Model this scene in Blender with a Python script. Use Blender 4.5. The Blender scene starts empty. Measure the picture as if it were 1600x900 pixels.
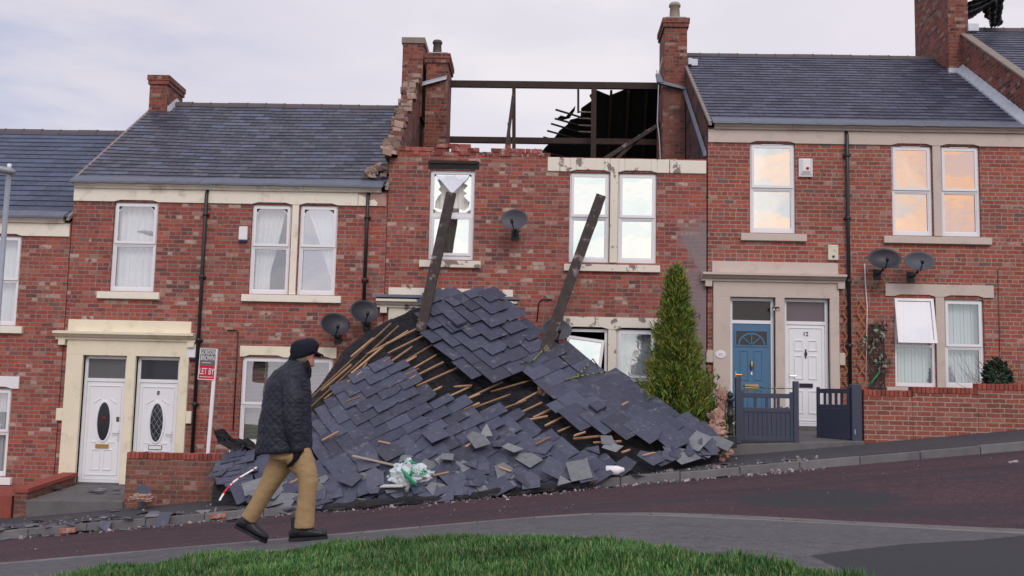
import bpy, bmesh, math, random
import numpy as np
from mathutils import Vector, Matrix, noise as mnoise
random.seed(7)
SC = bpy.context.scene
COL = SC.collection
# ------------------------------------------------------------------ camera
FPX = 1600.0
CAM = np.array([0.0, -20.0, 1.6])
PITCH, ROLL, YAW = [math.radians(a) for a in (6.243, 1.311, 1.526)]
_fw = np.array([-math.sin(YAW)*math.cos(PITCH), math.cos(YAW)*math.cos(PITCH), math.sin(PITCH)])
_ri0 = np.array([math.cos(YAW), math.sin(YAW), 0.0]); _up0 = np.cross(_ri0, _fw)
_ri = math.cos(ROLL)*_ri0 + math.sin(ROLL)*_up0
_up = -math.sin(ROLL)*_ri0 + math.cos(ROLL)*_up0
cam = bpy.data.cameras.new('camera'); camo = bpy.data.objects.new('camera', cam); COL.objects.link(camo)
cam.sensor_width = 36.0; cam.lens = 36.0*FPX/1600.0; cam.clip_start = 0.1; cam.clip_end = 2000
camo.matrix_world = Matrix(((_ri[0], _up[0], -_fw[0], CAM[0]), (_ri[1], _up[1], -_fw[1], CAM[1]), (_ri[2], _up[2], -_fw[2], CAM[2]), (0, 0, 0, 1)))
SC.camera = camo
# ------------------------------------------------------------------ world, sun, exposure
SUN_EL, SUN_AZ = 38.0, 165.0      # compass-like: direction the sun stands in, behind the camera to the right
w = bpy.data.worlds.new('World'); SC.world = w; w.use_nodes = True
nt = w.node_tree; nt.nodes.clear()
def wn(t, **k):
    n = nt.nodes.new(t)
    for a, b in k.items(): setattr(n, a, b)
    return n
out = wn('ShaderNodeOutputWorld'); sky = wn('ShaderNodeTexSky', sky_type='NISHITA', sun_disc=False)
sky.sun_elevation = math.radians(SUN_EL); sky.sun_rotation = math.radians(SUN_AZ)
bg1 = wn('ShaderNodeBackground'); bg1.inputs[1].default_value = 0.1
bg2 = wn('ShaderNodeBackground'); bg2.inputs[1].default_value = 1.0
mx = wn('ShaderNodeMixShader'); mx.inputs[0].default_value = 0.9
L = nt.links.new
L(sky.outputs[0], bg1.inputs[0]); L(bg1.outputs[0], mx.inputs[1]); L(bg2.outputs[0], mx.inputs[2]); L(mx.outputs[0], out.inputs[0])
tc = wn('ShaderNodeTexCoord')
def wnoise(scale, detail, zs=2.5, off=0.0):
    mp = wn('ShaderNodeMapping'); mp.inputs['Scale'].default_value = (1, 1, zs); mp.inputs['Location'].default_value = (off, off*.7, off*.3)
    n = wn('ShaderNodeTexNoise'); n.inputs['Scale'].default_value = scale; n.inputs['Detail'].default_value = detail; n.inputs['Roughness'].default_value = .55
    L(tc.outputs['Generated'], mp.inputs[0]); L(mp.outputs[0], n.inputs['Vector']); return n.outputs[0]
def wramp(src, a, b, c0=(0, 0, 0), c1=(1, 1, 1)):
    r = wn('ShaderNodeValToRGB'); r.color_ramp.elements[0].position = a; r.color_ramp.elements[1].position = b
    r.color_ramp.elements[0].color = (*c0, 1); r.color_ramp.elements[1].color = (*c1, 1); r.color_ramp.interpolation = 'EASE'
    L(src, r.inputs[0]); return r.outputs[0]
def wmix(f, a, b):
    m = wn('ShaderNodeMix', data_type='RGBA')
    for s, v in ((0, f), (6, a), (7, b)):
        if hasattr(v, 'is_output'): L(v, m.inputs[s])
        else: m.inputs[s].default_value = v if s == 0 else (*v, 1)
    return m.outputs[2]
def wdot(d):
    d = Vector(d).normalized()
    v = wn('ShaderNodeVectorMath', operation='DOT_PRODUCT'); v.inputs[1].default_value = d; L(tc.outputs['Generated'], v.inputs[0])
    if abs(d.y) == 1:
        m = wn('ShaderNodeMath', operation='MULTIPLY_ADD'); m.inputs[1].default_value = .5; m.inputs[2].default_value = .5; L(v.outputs['Value'], m.inputs[0]); return m.outputs[0]
    return v.outputs['Value']
c = wramp(wnoise(2.6, 7, 3.4, 1.3), .38, .62, (.63, .61, .72), (.82, .775, .815))
c = wmix(wramp(wdot((-.62, .83, .22)), .88, .99), c, wramp(wnoise(4, 6, 4, 9.), .4, .62, (.54, .56, .69), (.72, .69, .74)))             # duller bank to the left over the roofs
c = wmix(wramp(wdot((.02, .9, .40)), .93, .995), c, wramp(wnoise(3, 6, 3, 5.), .4, .62, (.77, .74, .79), (.87, .83, .835)))
c = wmix(wramp(wdot((.0, 0, 1)), .45, .95), c, (.62, .63, .72))                      # bluer cloud overhead
sun_streak = wramp(wnoise(9, 7, 5.0, 4.0), .38, .64, (.66, .44, .38), (1.02, .50, .20))
c = wmix(wramp(wdot((8.3, -20, 4.3)), .980, .989), c, sun_streak)                      # orange dawn cloud behind the camera
c = wmix(wramp(wdot((4.4, -20, 3.2)), .985, .998), c, wramp(wnoise(7, 6, 5.0, 2.0), .38, .62, (.62, .66, .68), (1.1, .72, .50)))
c = wmix(wramp(wdot((.3, -20, 3.6)), .972, .992), c, wramp(wnoise(12, 5, 3.5, 7.0), .36, .60, (.80, .93, .92), (1.05, 1.02, .96)))  # bright gap in the cloud behind the camera
c = wmix(wramp(wdot((7.8, -20, .2)), .9895, .997), c, (.66, .78, .80))                  # pale strip low over the far side of the street
hm = wn('ShaderNodeMix', data_type='RGBA', blend_type='MULTIPLY'); hm.inputs[0].default_value = 1; L(c, hm.inputs[6]); L(wramp(wdot((0, -1, 0)), .42, .62, (.84, .825, .84), (1.06, 1.05, 1.05)), hm.inputs[7])   # the cloud is thicker beyond the houses
L(hm.outputs[2], bg2.inputs[0])
sd = bpy.data.lights.new('sun', 'SUN'); so = bpy.data.objects.new('sun', sd); COL.objects.link(so)
sd.energy = 0.9; sd.angle = math.radians(24); sd.color = (1.0, .90, .84)
_e, _a = math.radians(SUN_EL), math.radians(SUN_AZ)
so.rotation_euler = Vector((math.sin(_a)*math.cos(_e), math.cos(_a)*math.cos(_e), math.sin(_e))).to_track_quat('Z', 'Y').to_euler()
SC.view_settings.view_transform = 'Standard'; SC.view_settings.look = 'None'; SC.view_settings.gamma = 1.0
SC.view_settings.use_curve_mapping = False; SC.view_settings.exposure = 0.36
# ------------------------------------------------------------------ survey helpers: a sight line from the camera station met with a plane of the place
def ray(x, y): return (x-800)/FPX*_ri - (y-450)/FPX*_up + _fw
def P(x, y, Y): d = ray(x, y); return CAM + (Y-CAM[1])/d[1]*d
def PX(x, y, X): d = ray(x, y); return CAM + (X-CAM[0])/d[0]*d
def Ppl(x, y, p0, n): d = ray(x, y); return CAM + ((np.array(p0)-CAM)@np.array(n))/(d@np.array(n))*d
def pr(q): d = np.array(q)-CAM; z = d@_fw; return (800+FPX*(d@_ri)/z, 450-FPX*(d@_up)/z)
def lerp(a, b, t): return a+(b-a)*t
# ground heights
def sm(x): return 0.25*math.log(1+math.exp(min(x/0.25, 60)))
def _g(tab, x, Y):
    Ys = [a for a, _ in tab]; base = float(np.interp(Y, Ys, [b for _, b in tab]))
    sr = float(np.interp(Y, [-20, -12, -10, -8, -6, -4], [-.04, -.03, -.012, .045, .10, .111]))
    xr = max(min(x, 60), -60)
    return base + .111*(xr-sm(xr-.6)) + sr*sm(xr-.6)
FAR = [(-4, .31), (-2, .365), (0, .40)]
ROAD = [(-12, .62), (-10, .43), (-9, .33), (-6, .23), (-4, .19)]
NEAR = [(-40, -.5), (-22, .2), (-16, .6), (-14, .72), (-13, .70), (-12, .64), (-11, .575), (-10, .47), (-9, .365)]
def Gf(x, Y): return _g(FAR, x, Y)
def Gr(x, Y): return _g(ROAD, x, Y)
def Gn(x, Y): return _g(NEAR, x, Y)
def hit(x, y, G, Y0=-15.5, Y1=-1.0):
    prev = None
    for i in range(300):
        Y = lerp(Y0, Y1, i/299); q = P(x, y, Y); dz = q[2]-G(q[0], Y)
        if prev is not None and dz <= 0 < prev: return q
        if prev is None and dz <= 0: return q
        prev = dz
    return q
# ------------------------------------------------------------------ materials
MATS = {}
class NT:
    def __init__(s, name):
        s.m = bpy.data.materials.new(name); s.m.use_nodes = True; s.t = s.m.node_tree; s.t.nodes.clear()
        s.out = s.n('ShaderNodeOutputMaterial'); MATS[name] = s.m
    def n(s, t, **k):
        q = s.t.nodes.new(t)
        for a, b in k.items(): setattr(q, a, b)
        return q
    def l(s, a, b): s.t.links.new(a, b)
    def set(s, sock, v):
        if hasattr(v, 'is_output'): s.l(v, sock)
        elif isinstance(v, tuple) and len(v) == 3 and sock.type == 'RGBA': sock.default_value = (*v, 1)
        else: sock.default_value = v
    def math(s, op, a, b=None, c=None):
        q = s.n('ShaderNodeMath', operation=op); s.set(q.inputs[0], a)
        if b is not None: s.set(q.inputs[1], b)
        if c is not None: s.set(q.inputs[2], c)
        return q.outputs[0]
    def mix(s, f, a, b, blend='MIX'):
        q = s.n('ShaderNodeMix', data_type='RGBA', blend_type=blend); s.set(q.inputs[0], f); s.set(q.inputs[6], a); s.set(q.inputs[7], b); return q.outputs[2]
    def noise(s, vec, scale, detail=3, rough=.55, col=False):
        q = s.n('ShaderNodeTexNoise'); q.inputs['Scale'].default_value = scale; q.inputs['Detail'].default_value = detail; q.inputs['Roughness'].default_value = rough
        if vec is not None: s.l(vec, q.inputs['Vector'])
        return q.outputs[1 if col else 0]
    def ramp(s, f, stops, interp='LINEAR'):
        r = s.n('ShaderNodeValToRGB'); r.color_ramp.interpolation = interp
        while len(r.color_ramp.elements) < len(stops): r.color_ramp.elements.new(.5)
        for e, (p, cc) in zip(r.color_ramp.elements, stops):
            e.position = p; e.color = (*cc, 1) if isinstance(cc, tuple) else (cc, cc, cc, 1)
        s.l(f, r.inputs[0]); return r.outputs[0]
    def maprange(s, v, a, b, c=0., d=1., smooth=False):
        q = s.n('ShaderNodeMapRange'); q.interpolation_type = 'SMOOTHSTEP' if smooth else 'LINEAR'
        for i, x in enumerate((v, a, b, c, d)): s.set(q.inputs[i], x)
        return q.outputs[0]
    def obj(s): return s.n('ShaderNodeTexCoord').outputs['Object']
    def bump(s, h, strength, dist):
        b = s.n('ShaderNodeBump'); b.inputs['Strength'].default_value = strength; b.inputs['Distance'].default_value = dist; s.l(h, b.inputs['Height']); return b.outputs[0]
    def bsdf(s, col, rough=.7, metal=0., spec=.4, normal=None, **k):
        b = s.n('ShaderNodeBsdfPrincipled'); s.set(b.inputs['Base Color'], col); s.set(b.inputs['Roughness'], rough); s.set(b.inputs['Metallic'], metal); s.set(b.inputs['Specular IOR Level'], spec)
        if normal is not None: s.l(normal, b.inputs['Normal'])
        for a, v in k.items(): s.set(b.inputs[a], v)
        s.l(b.outputs[0], s.out.inputs[0]); return b.outputs[0]

def simple(name, col, rough=.6, metal=0., spec=.4, var=.15, vscale=6., bump=0., bscale=40., island=0., rand=0., stain=None, sscale=3., samt=(.55, .75), **k):
    s = NT(name); v = s.obj(); c_ = col
    if var: c_ = s.mix(s.noise(v, vscale, 5), tuple(x*(1-var) for x in col), tuple(min(1, x*(1+var)) for x in col))
    if island:
        r = s.n('ShaderNodeNewGeometry').outputs['Random Per Island']
        c_ = s.mix(1., c_, s.ramp(r, [(0, 1-island), (1, 1+island)]), 'MULTIPLY')
    if rand:
        r = s.n('ShaderNodeObjectInfo').outputs['Random']
        c_ = s.mix(1., c_, s.ramp(r, [(0, 1-rand), (1, 1+rand)]), 'MULTIPLY')
    if stain:
        c_ = s.mix(s.maprange(s.noise(v, sscale, 6, .62), samt[0], samt[1]), c_, stain)
    nrm = s.bump(s.noise(v, bscale, 5), bump, .02) if bump else None
    s.bsdf(c_, rough, metal, spec, nrm, **k); return s.m

def brick(name, stops, mortar=(.31, .255, .22), bl=.235, bh=.082, period=4, joint=.0085, soot=None, sootamt=(.6, .8), sootscale=1.0, efflo=.0, bumps=.5, patch_=False):
    s = NT(name); v = s.obj(); g = s.n('ShaderNodeNewGeometry')
    wob = s.noise(v, 9, 2, col=True)
    va = s.n('ShaderNodeVectorMath', operation='MULTIPLY_ADD'); s.l(wob, va.inputs[0]); va.inputs[1].default_value = (.034, .034, .022); s.l(v, va.inputs[2])
    sp = s.n('ShaderNodeSeparateXYZ'); s.l(va.outputs[0], sp.inputs[0]); nn = s.n('ShaderNodeSeparateXYZ'); s.l(g.outputs['True Normal'], nn.inputs[0])
    ix = s.math('GREATER_THAN', s.math('ABSOLUTE', nn.outputs[0]), .6); iz = s.math('GREATER_THAN', s.math('ABSOLUTE', nn.outputs[2]), .6)
    u = s.math('ADD', s.math('MULTIPLY', sp.outputs[0], s.math('SUBTRACT', 1., ix)), s.math('MULTIPLY', sp.outputs[1], ix))
    vv = s.math('ADD', s.math('MULTIPLY', sp.outputs[2], s.math('SUBTRACT', 1., iz)), s.math('MULTIPLY', sp.outputs[1], iz))
    rv = s.math('DIVIDE', vv, bh); row = s.math('FLOOR', rv); fv = s.math('SUBTRACT', rv, row)
    hd = s.math('LESS_THAN', s.math('FLOORED_MODULO', row, float(period)), .5)
    mul = s.math('ADD', 1., hd)
    wr = s.n('ShaderNodeTexWhiteNoise', noise_dimensions='1D'); s.l(row, wr.inputs['W'])
    us = s.math('ADD', s.math('MULTIPLY', s.math('DIVIDE', u, bl), mul), s.math('ADD', s.math('MULTIPLY', row, .5), s.math('MULTIPLY', wr.outputs['Value'], .22)))
    colm = s.math('FLOOR', us); fu = s.math('SUBTRACT', us, colm)
    du = s.math('DIVIDE', s.math('MULTIPLY', s.math('MINIMUM', fu, s.math('SUBTRACT', 1., fu)), bl), mul)
    dv = s.math('MULTIPLY', s.math('MINIMUM', fv, s.math('SUBTRACT', 1., fv)), bh)
    d = s.math('ADD', s.math('MINIMUM', du, dv), s.math('MULTIPLY', s.math('SUBTRACT', s.noise(v, 30, 4, .7), .5), .020))
    mask = s.maprange(d, joint*.45, joint*1.15, smooth=True)
    cv = s.n('ShaderNodeCombineXYZ'); s.l(colm, cv.inputs[0]); s.l(row, cv.inputs[1])
    w1 = s.n('ShaderNodeTexWhiteNoise', noise_dimensions='2D'); s.l(cv.outputs[0], w1.inputs['Vector'])
    # pale bricks come in drifts: bias the pick by a broad noise
    pick = s.math('ADD', w1.outputs['Value'], s.math('MULTIPLY', s.math('SUBTRACT', s.noise(v, .9, 4), .5), .45))
    bc = s.ramp(pick, stops, 'CONSTANT')
    sepc = s.n('ShaderNodeSeparateColor'); s.l(w1.outputs['Color'], sepc.inputs[0])
    bc = s.mix(1., bc, s.ramp(sepc.outputs[1], [(0, .80), (1, 1.16)]), 'MULTIPLY')
    bc = s.mix(1., bc, s.ramp(s.noise(v, 22, 6, .75), [(.28, .55), (.72, 1.40)]), 'MULTIPLY')
    bc = s.mix(s.maprange(s.noise(v, 13, 5, .7), .50, .62, 0, .45), bc, s.mix(s.noise(v, 40, 3), (.25, .065, .050), (.42, .155, .11)))
    chip = s.maprange(s.noise(v, 19, 5, .7), .58, .68)
    bc = s.mix(s.math('MULTIPLY', chip, .45), bc, (.42, .31, .27))
    mo = s.mix(s.noise(v, 3, 4), tuple(x*.62 for x in mortar), tuple(x*1.2 for x in mortar))
    c_ = s.mix(mask, mo, bc)
    if efflo: c_ = s.mix(s.math('MULTIPLY', s.maprange(s.noise(v, 2.0, 6, .65), .56, .80), efflo), c_, (.42, .36, .35))
    c_ = s.mix(1., c_, s.ramp(s.noise(v, .75, 6, .6), [(.30, .78), (.55, 1.0), (.75, 1.10)]), 'MULTIPLY')
    mps = s.n('ShaderNodeMapping'); mps.inputs['Scale'].default_value = (2.6, 2.6, .35); s.l(v, mps.inputs[0])
    c_ = s.mix(s.maprange(s.noise(mps.outputs[0], 1.0, 5, .6), .60, .80, 0, .34), c_, (.10, .058, .05))
    if bl > .23: c_ = s.mix(.15, c_, (.30, .195, .165))
    if patch_: 
        so_ = s.n('ShaderNodeSeparateXYZ'); s.l(v, so_.inputs[0])
        pm = s.math('MULTIPLY', s.maprange(s.math('ADD', so_.outputs[0], s.math('MULTIPLY', s.math('SUBTRACT', s.noise(v, 2.2, 4), .5), 1.5)), 5.80, 6.0), s.maprange(s.math('ADD', so_.outputs[2], s.math('MULTIPLY', s.noise(v, 3, 4), .8)), 5.2, 4.8))
        c_ = s.mix(s.math('MULTIPLY', pm, s.math('ADD', .35, s.math('MULTIPLY', mask, .5))), c_, (.235, .20, .215))
    if soot: c_ = s.mix(s.maprange(s.noise(v, sootscale, 6, .6), sootamt[0], sootamt[1]), c_, soot)
    h = s.math('ADD', mask, s.math('MULTIPLY', s.noise(v, 60, 4), .5))
    s.bsdf(c_, .88, 0., .25, s.bump(h, bumps, .008)); return s.m

RED = [(0, (.15, .045, .046)), (.10, (.25, .050, .042)), (.28, (.33, .058, .040)), (.50, (.29, .066, .054)), (.62, (.38, .078, .044)), (.74, (.32, .098, .078)), (.86, (.38, .19, .15)), (.94, (.48, .34, .28)), (.985, (.20, .08, .07))]
REDH4 = [(0, (.26, .056, .042)), (.30, (.34, .066, .042)), (.58, (.38, .080, .046)), (.76, (.31, .105, .085)), (.90, (.40, .21, .17)), (.965, (.13, .08, .08))]
SOOT = [(0, (.10, .04, .036)), (.2, (.19, .055, .04)), (.5, (.25, .07, .045)), (.75, (.21, .085, .065)), (.92, (.30, .19, .15))]
NEWB = [(0, (.22, .05, .036)), (.3, (.29, .064, .040)), (.6, (.26, .070, .050)), (.85, (.33, .10, .075))]
brick('brick_weathered', RED, efflo=.22)
brick('brick_damaged', RED, efflo=.30, patch_=True)
brick('brick_repointed', REDH4, mortar=(.37, .315, .26), joint=.0098, period=5, efflo=.12)
brick('brick_sooty', SOOT, mortar=(.15, .12, .11), soot=(.045, .04, .042), sootamt=(.48, .72), sootscale=1.6)
brick('brick_chimney', SOOT, mortar=(.20, .15, .13), bl=.225)
brick('brick_garden', NEWB, mortar=(.40, .35, .27), joint=.010, bh=.083, period=99)
brick('brick_gable', [(0, (.10, .035, .036)), (.4, (.15, .045, .038)), (.8, (.12, .06, .055))], mortar=(.06, .05, .05), soot=(.035, .033, .037), sootamt=(.40, .66), sootscale=2.2)
brick('brick_old_low', SOOT, mortar=(.24, .19, .15), soot=(.07, .05, .045), sootamt=(.55, .8))

def roofslate(name, c0, c1, exp=.2, wd=.30, lichen=None, lamt=(.6, .75), replaced=None, gap=.75):
    s = NT(name); uv = s.n('ShaderNodeTexCoord').outputs['UV']; ob = s.obj()
    sp = s.n('ShaderNodeSeparateXYZ'); s.l(uv, sp.inputs[0])
    row = s.math('FLOOR', s.math('DIVIDE', sp.outputs[1], exp)); fv = s.math('SUBTRACT', s.math('DIVIDE', sp.outputs[1], exp), row)
    wr = s.n('ShaderNodeTexWhiteNoise', noise_dimensions='1D'); s.l(row, wr.inputs['W'])
    us = s.math('ADD', s.math('DIVIDE', sp.outputs[0], wd), s.math('ADD', s.math('MULTIPLY', row, .5), s.math('MULTIPLY', wr.outputs['Value'], .12)))
    cm = s.math('FLOOR', us); fu = s.math('SUBTRACT', us, cm)
    cv = s.n('ShaderNodeCombineXYZ'); s.l(cm, cv.inputs[0]); s.l(row, cv.inputs[1])
    wv = s.n('ShaderNodeTexWhiteNoise', noise_dimensions='2D'); s.l(cv.outputs[0], wv.inputs['Vector'])
    c_ = s.mix(wv.outputs['Value'], tuple(x*.8 for x in c0), tuple(x*1.15 for x in c1))
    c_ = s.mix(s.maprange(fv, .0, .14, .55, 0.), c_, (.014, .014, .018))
    c_ = s.mix(1., c_, s.ramp(s.noise(ob, 14, 5, .65), [(.25, .75), (.75, 1.25)]), 'MULTIPLY')
    if replaced:
        sc_ = s.n('ShaderNodeSeparateColor'); s.l(wv.outputs['Color'], sc_.inputs[0])
        c_ = s.mix(s.math('MULTIPLY', s.math('GREATER_THAN', s.math('ADD', sc_.outputs[0], s.math('MULTIPLY', s.noise(ob, .7, 2), .3)), 1.03), .5), c_, replaced)
    if lichen: c_ = s.mix(s.maprange(s.noise(ob, 3.2, 8, .72), lamt[0], lamt[1], 0, .75), c_, lichen)
    e = s.math('MULTIPLY', s.math('MINIMUM', fu, s.math('SUBTRACT', 1., fu)), wd)
    c_ = s.mix(s.maprange(e, .004, .014, gap, 0.), c_, (.012, .012, .016))
    s.bsdf(c_, s.ramp(s.noise(ob, 8, 4), [(.3, .38), (.7, .62)]), 0., .5, s.bump(s.noise(ob, 30, 4), .25, .01)); return s.m
roofslate('roof_slate_smooth', (.046, .060, .112), (.060, .076, .132), exp=.26, wd=.5, gap=.35)
roofslate('roof_slate_lichen', (.046, .048, .078), (.082, .082, .115), exp=.2, wd=.33, lichen=(.19, .18, .19), lamt=(.55, .70), replaced=(.085, .115, .20))
roofslate('roof_slate_plain', (.038, .042, .076), (.064, .068, .112), exp=.2, wd=.30, lichen=(.11, .11, .135), lamt=(.60, .8))

simple('cream_paint', (.80, .73, .56), .55, stain=(.50, .42, .31), samt=(.54, .80), var=.08, bump=.12)
simple('cream_frieze', (.82, .77, .66), .55, stain=(.50, .40, .32), samt=(.54, .74), var=.08, bump=.15)
simple('peeling_paint', (.76, .71, .61), .6, stain=(.25, .19, .17), sscale=3.6, samt=(.565, .60), var=.06, bump=.15)
simple('beige_paint', (.56, .47, .42), .55, stain=(.40, .33, .29), samt=(.53, .80), var=.07, bump=.06)
simple('bare_sandstone', (.42, .26, .215), .85, var=.2, bump=.2)
simple('white_upvc', (.80, .80, .83), .28, spec=.5, var=.02)
simple('grey_gasket', (.12, .12, .13), .5)
simple('white_gloss_door', (.80, .81, .84), .25, spec=.5, var=.015)
simple('blue_paint_door', (.062, .165, .30), .35, spec=.5, var=.06)
simple('black_pipe', (.018, .018, .021), .4, spec=.5, var=.2)
simple('lead', (.15, .165, .21), .5, .35, var=.25, bump=.15)
simple('lead_bright', (.45, .48, .54), .45, .3, var=.25, bump=.2)
simple('stone_coping', (.25, .21, .18), .85, var=.25, bump=.3)
simple('ridge_clay', (.10, .085, .09), .8, var=.3)
simple('clay_pot', (.34, .28, .23), .8, var=.2)
simple('clay_pot_dark', (.10, .085, .085), .8, var=.3)
simple('render_flaunching', (.32, .30, .28), .9, var=.4, bump=.5)
simple('net_curtain', (.82, .83, .85), .9, spec=.1, var=.03)
simple('cream_curtain', (.78, .76, .72), .9, spec=.1, var=.05)
simple('blind_slats', (.42, .42, .40), .6, var=.05)
simple('vertical_blind', (.62, .64, .70), .8, var=.05)
simple('frosted_dark', (.018, .02, .028), .12, spec=.5, var=.2)
simple('frosted_plum', (.13, .10, .125), .2, spec=.5, var=.1)
simple('frosted_grey', (.10, .10, .105), .16, spec=.5, var=.1)
simple('room_dark', (.06, .055, .05), .9)
simple('brass', (.55, .36, .13), .35, .9, var=.1)
simple('chrome', (.7, .7, .72), .25, 1.0, var=.05)
simple('black_iron', (.012, .012, .016), .45, spec=.5)
simple('charred_timber', (.042, .030, .028), .75, var=.7, vscale=7, bump=.6, stain=(.26, .215, .20), sscale=5, samt=(.57, .70))
simple('dark_timber', (.040, .024, .019), .8, var=.5, vscale=7, bump=.4)
simple('batten_wood', (.34, .205, .12), .75, var=.35, vscale=10, bump=.3, rand=.45)
simple('pale_wood', (.40, .34, .28), .8, var=.3, bump=.3)
simple('worn_paint', (.42, .40, .40), .7, stain=(.07, .045, .05), sscale=12, samt=(.5, .56))
simple('thin_sheeting', (.014, .014, .018), .5, var=.3)
simple('roof_felt', (.011, .011, .013), .75, var=.5, bump=.4, bscale=9)
simple('dish_mesh', (.075, .078, .098), .55, var=.06)
simple('dish_dark', (.028, .029, .040), .45, var=.06)
simple('plastic_white', (.78, .78, .80), .35, var=.03)
simple('plastic_cream', (.66, .62, .50), .45, var=.05)
simple('red_lens', (.55, .02, .03), .25)
simple('rose_glass', (.16, .012, .02), .3)
simple('navy_plastic', (.02, .03, .12), .4)
simple('gate_paint', (.046, .053, .088), .5, var=.12, bump=.1)
simple('galvanised', (.36, .38, .43), .45, .5, var=.12)
simple('lamp_cover', (.30, .31, .34), .4, var=.1)
simple('board_grey', (.135, .125, .135), .5, var=.04)
simple('board_red', (.50, .014, .03), .5, var=.04)
simple('board_white', (.78, .78, .80), .5, var=.02)
simple('ink_black', (.012, .010, .03), .4, var=0)
simple('terracotta_trellis', (.34, .125, .05), .7, var=.25)
simple('fibreglass_wool', (.43, .27, .215), 1.0, spec=.05, var=.4, vscale=25, bump=.8, bscale=60)
simple('trunk_bark', (.07, .05, .035), .9, var=.4, bump=.5)
simple('concrete_strip', (.165, .155, .16), .9, var=.35, vscale=9, bump=.5, stain=(.09, .09, .08), sscale=6, samt=(.5, .7))
simple('chips', (.24, .21, .205), .9, var=.2, island=.75)
simple('concrete_slab', (.135, .128, .13), .9, var=.3, vscale=5, bump=.4, stain=(.06, .07, .05), samt=(.58, .78))
simple('concrete_kerb', (.155, .15, .155), .9, var=.35, vscale=4, bump=.4, island=.15, stain=(.08, .08, .075), samt=(.55, .8))
simple('skin', (.56, .30, .225), .5, var=.08, **{'Subsurface Weight': .1})
simple('grey_hair', (.18, .15, .13), .8, var=.3)
simple('cap_wool', (.016, .018, .030), .9, spec=.15, var=.35, vscale=60, bump=.3, bscale=150)
simple('khaki_cotton', (.35, .24, .125),   .85, spec=.15, var=.18, vscale=7, bump=.6, bscale=11)
simple('black_leather', (.010, .011, .017), .5, spec=.5, var=.3, bump=.2)
simple('glove_wool', (.008, .008, .012), .9, spec=.15, var=.2)
simple('corduroy', (.022, .018, .020), .9, spec=.1, var=.2)
simple('rope_green', (.22, .26, .07), .7, var=.7, vscale=14, stain=(.02, .02, .015), sscale=16, samt=(.48, .52))
simple('bag_green', (.012, .30, .14), .35, var=.15)
simple('plasterboard', (.62, .60, .58), .8, var=.12, bump=.3, stain=(.3, .28, .27), sscale=9)
simple('tape_red', (.50, .03, .04), .5)
simple('shrub_leaf', (.028, .055, .032), .7, var=.4, island=.5)
simple('ivy_leaf', (.20, .22, .17), .6, var=.3, island=.7)
simple('twig', (.24, .17, .13), .8, var=.4)
simple('brick_lump', (.34, .13, .10), .9, var=.45, vscale=12, bump=.5, stain=(.42, .34, .30), sscale=7, samt=(.55, .65))
simple('brick_broken', (.27, .075, .06), .9, var=.4, vscale=14, bump=.5, island=.45, stain=(.36, .28, .25), sscale=5, samt=(.52, .62))
simple('mortar_rubble', (.36, .26, .22), .95, var=.35, island=.55, bump=.5)

def quilt():
    s = NT('quilted_nylon'); v = s.obj(); va = s.n('ShaderNodeVectorMath', operation='MULTIPLY_ADD'); s.l(s.noise(v, 5, 3, col=True), va.inputs[0]); va.inputs[1].default_value = (.07, .07, .07); s.l(v, va.inputs[2]); sp = s.n('ShaderNodeSeparateXYZ'); s.l(va.outputs[0], sp.inputs[0])
    hx = s.math('ADD', s.math('MULTIPLY', sp.outputs[0], .80), s.math('MULTIPLY', sp.outputs[1], -.75))
    k = math.pi/.062
    a = s.math('ABSOLUTE', s.math('SINE', s.math('MULTIPLY', s.math('ADD', hx, s.math('MULTIPLY', sp.outputs[2], .85)), k)))
    b = s.math('ABSOLUTE', s.math('SINE', s.math('MULTIPLY', s.math('SUBTRACT', hx, s.math('MULTIPLY', sp.outputs[2], .85)), k)))
    h = s.math('POWER', s.math('MINIMUM', a, b), .45)
    c_ = s.mix(s.noise(v, 5, 4), (.012, .014, .027), (.024, .026, .043))
    h2 = s.math('ADD', h, s.math('MULTIPLY', s.noise(v, 14, 3), .8))
    s.bsdf(c_, .55, 0., .35, s.bump(h2, .55, .010))
quilt()
def glass(name, fac, tint=(1, 1, 1), wob=.004, wscale=1.6):
    s = NT(name); v = s.obj()
    nrm = s.bump(s.noise(v, wscale, 2, .5), 1.0, wob)
    g = s.n('ShaderNodeBsdfGlossy'); g.inputs['Roughness'].default_value = .012; g.inputs['Color'].default_value = (*tint, 1); s.l(nrm, g.inputs['Normal'])
    t = s.n('ShaderNodeBsdfTransparent'); t.inputs[0].default_value = (.9, .93, .92, 1)
    m = s.n('ShaderNodeMixShader'); m.inputs[0].default_value = fac
    s.l(t.outputs[0], m.inputs[1]); s.l(g.outputs[0], m.inputs[2]); s.l(m.outputs[0], s.out.inputs[0])
glass('glass_coated', .72); glass('glass_clear', .30); glass('glass_faint', .2); glass('glass_mid', .5)
def bagmat():
    s = NT('bag_film'); v = s.obj()
    t = s.n('ShaderNodeBsdfTransparent'); g = s.n('ShaderNodeBsdfPrincipled'); g.inputs['Roughness'].default_value = .25
    s.l(s.mix(s.maprange(s.noise(v, 7, 4), .55, .63), (.70, .77, .80), (.03, .36, .20)), g.inputs['Base Color'])
    m = s.n('ShaderNodeMixShader'); m.inputs[0].default_value = .8; s.l(t.outputs[0], m.inputs[1]); s.l(g.outputs[0], m.inputs[2]); s.l(m.outputs[0], s.out.inputs[0])
bagmat()
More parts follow.
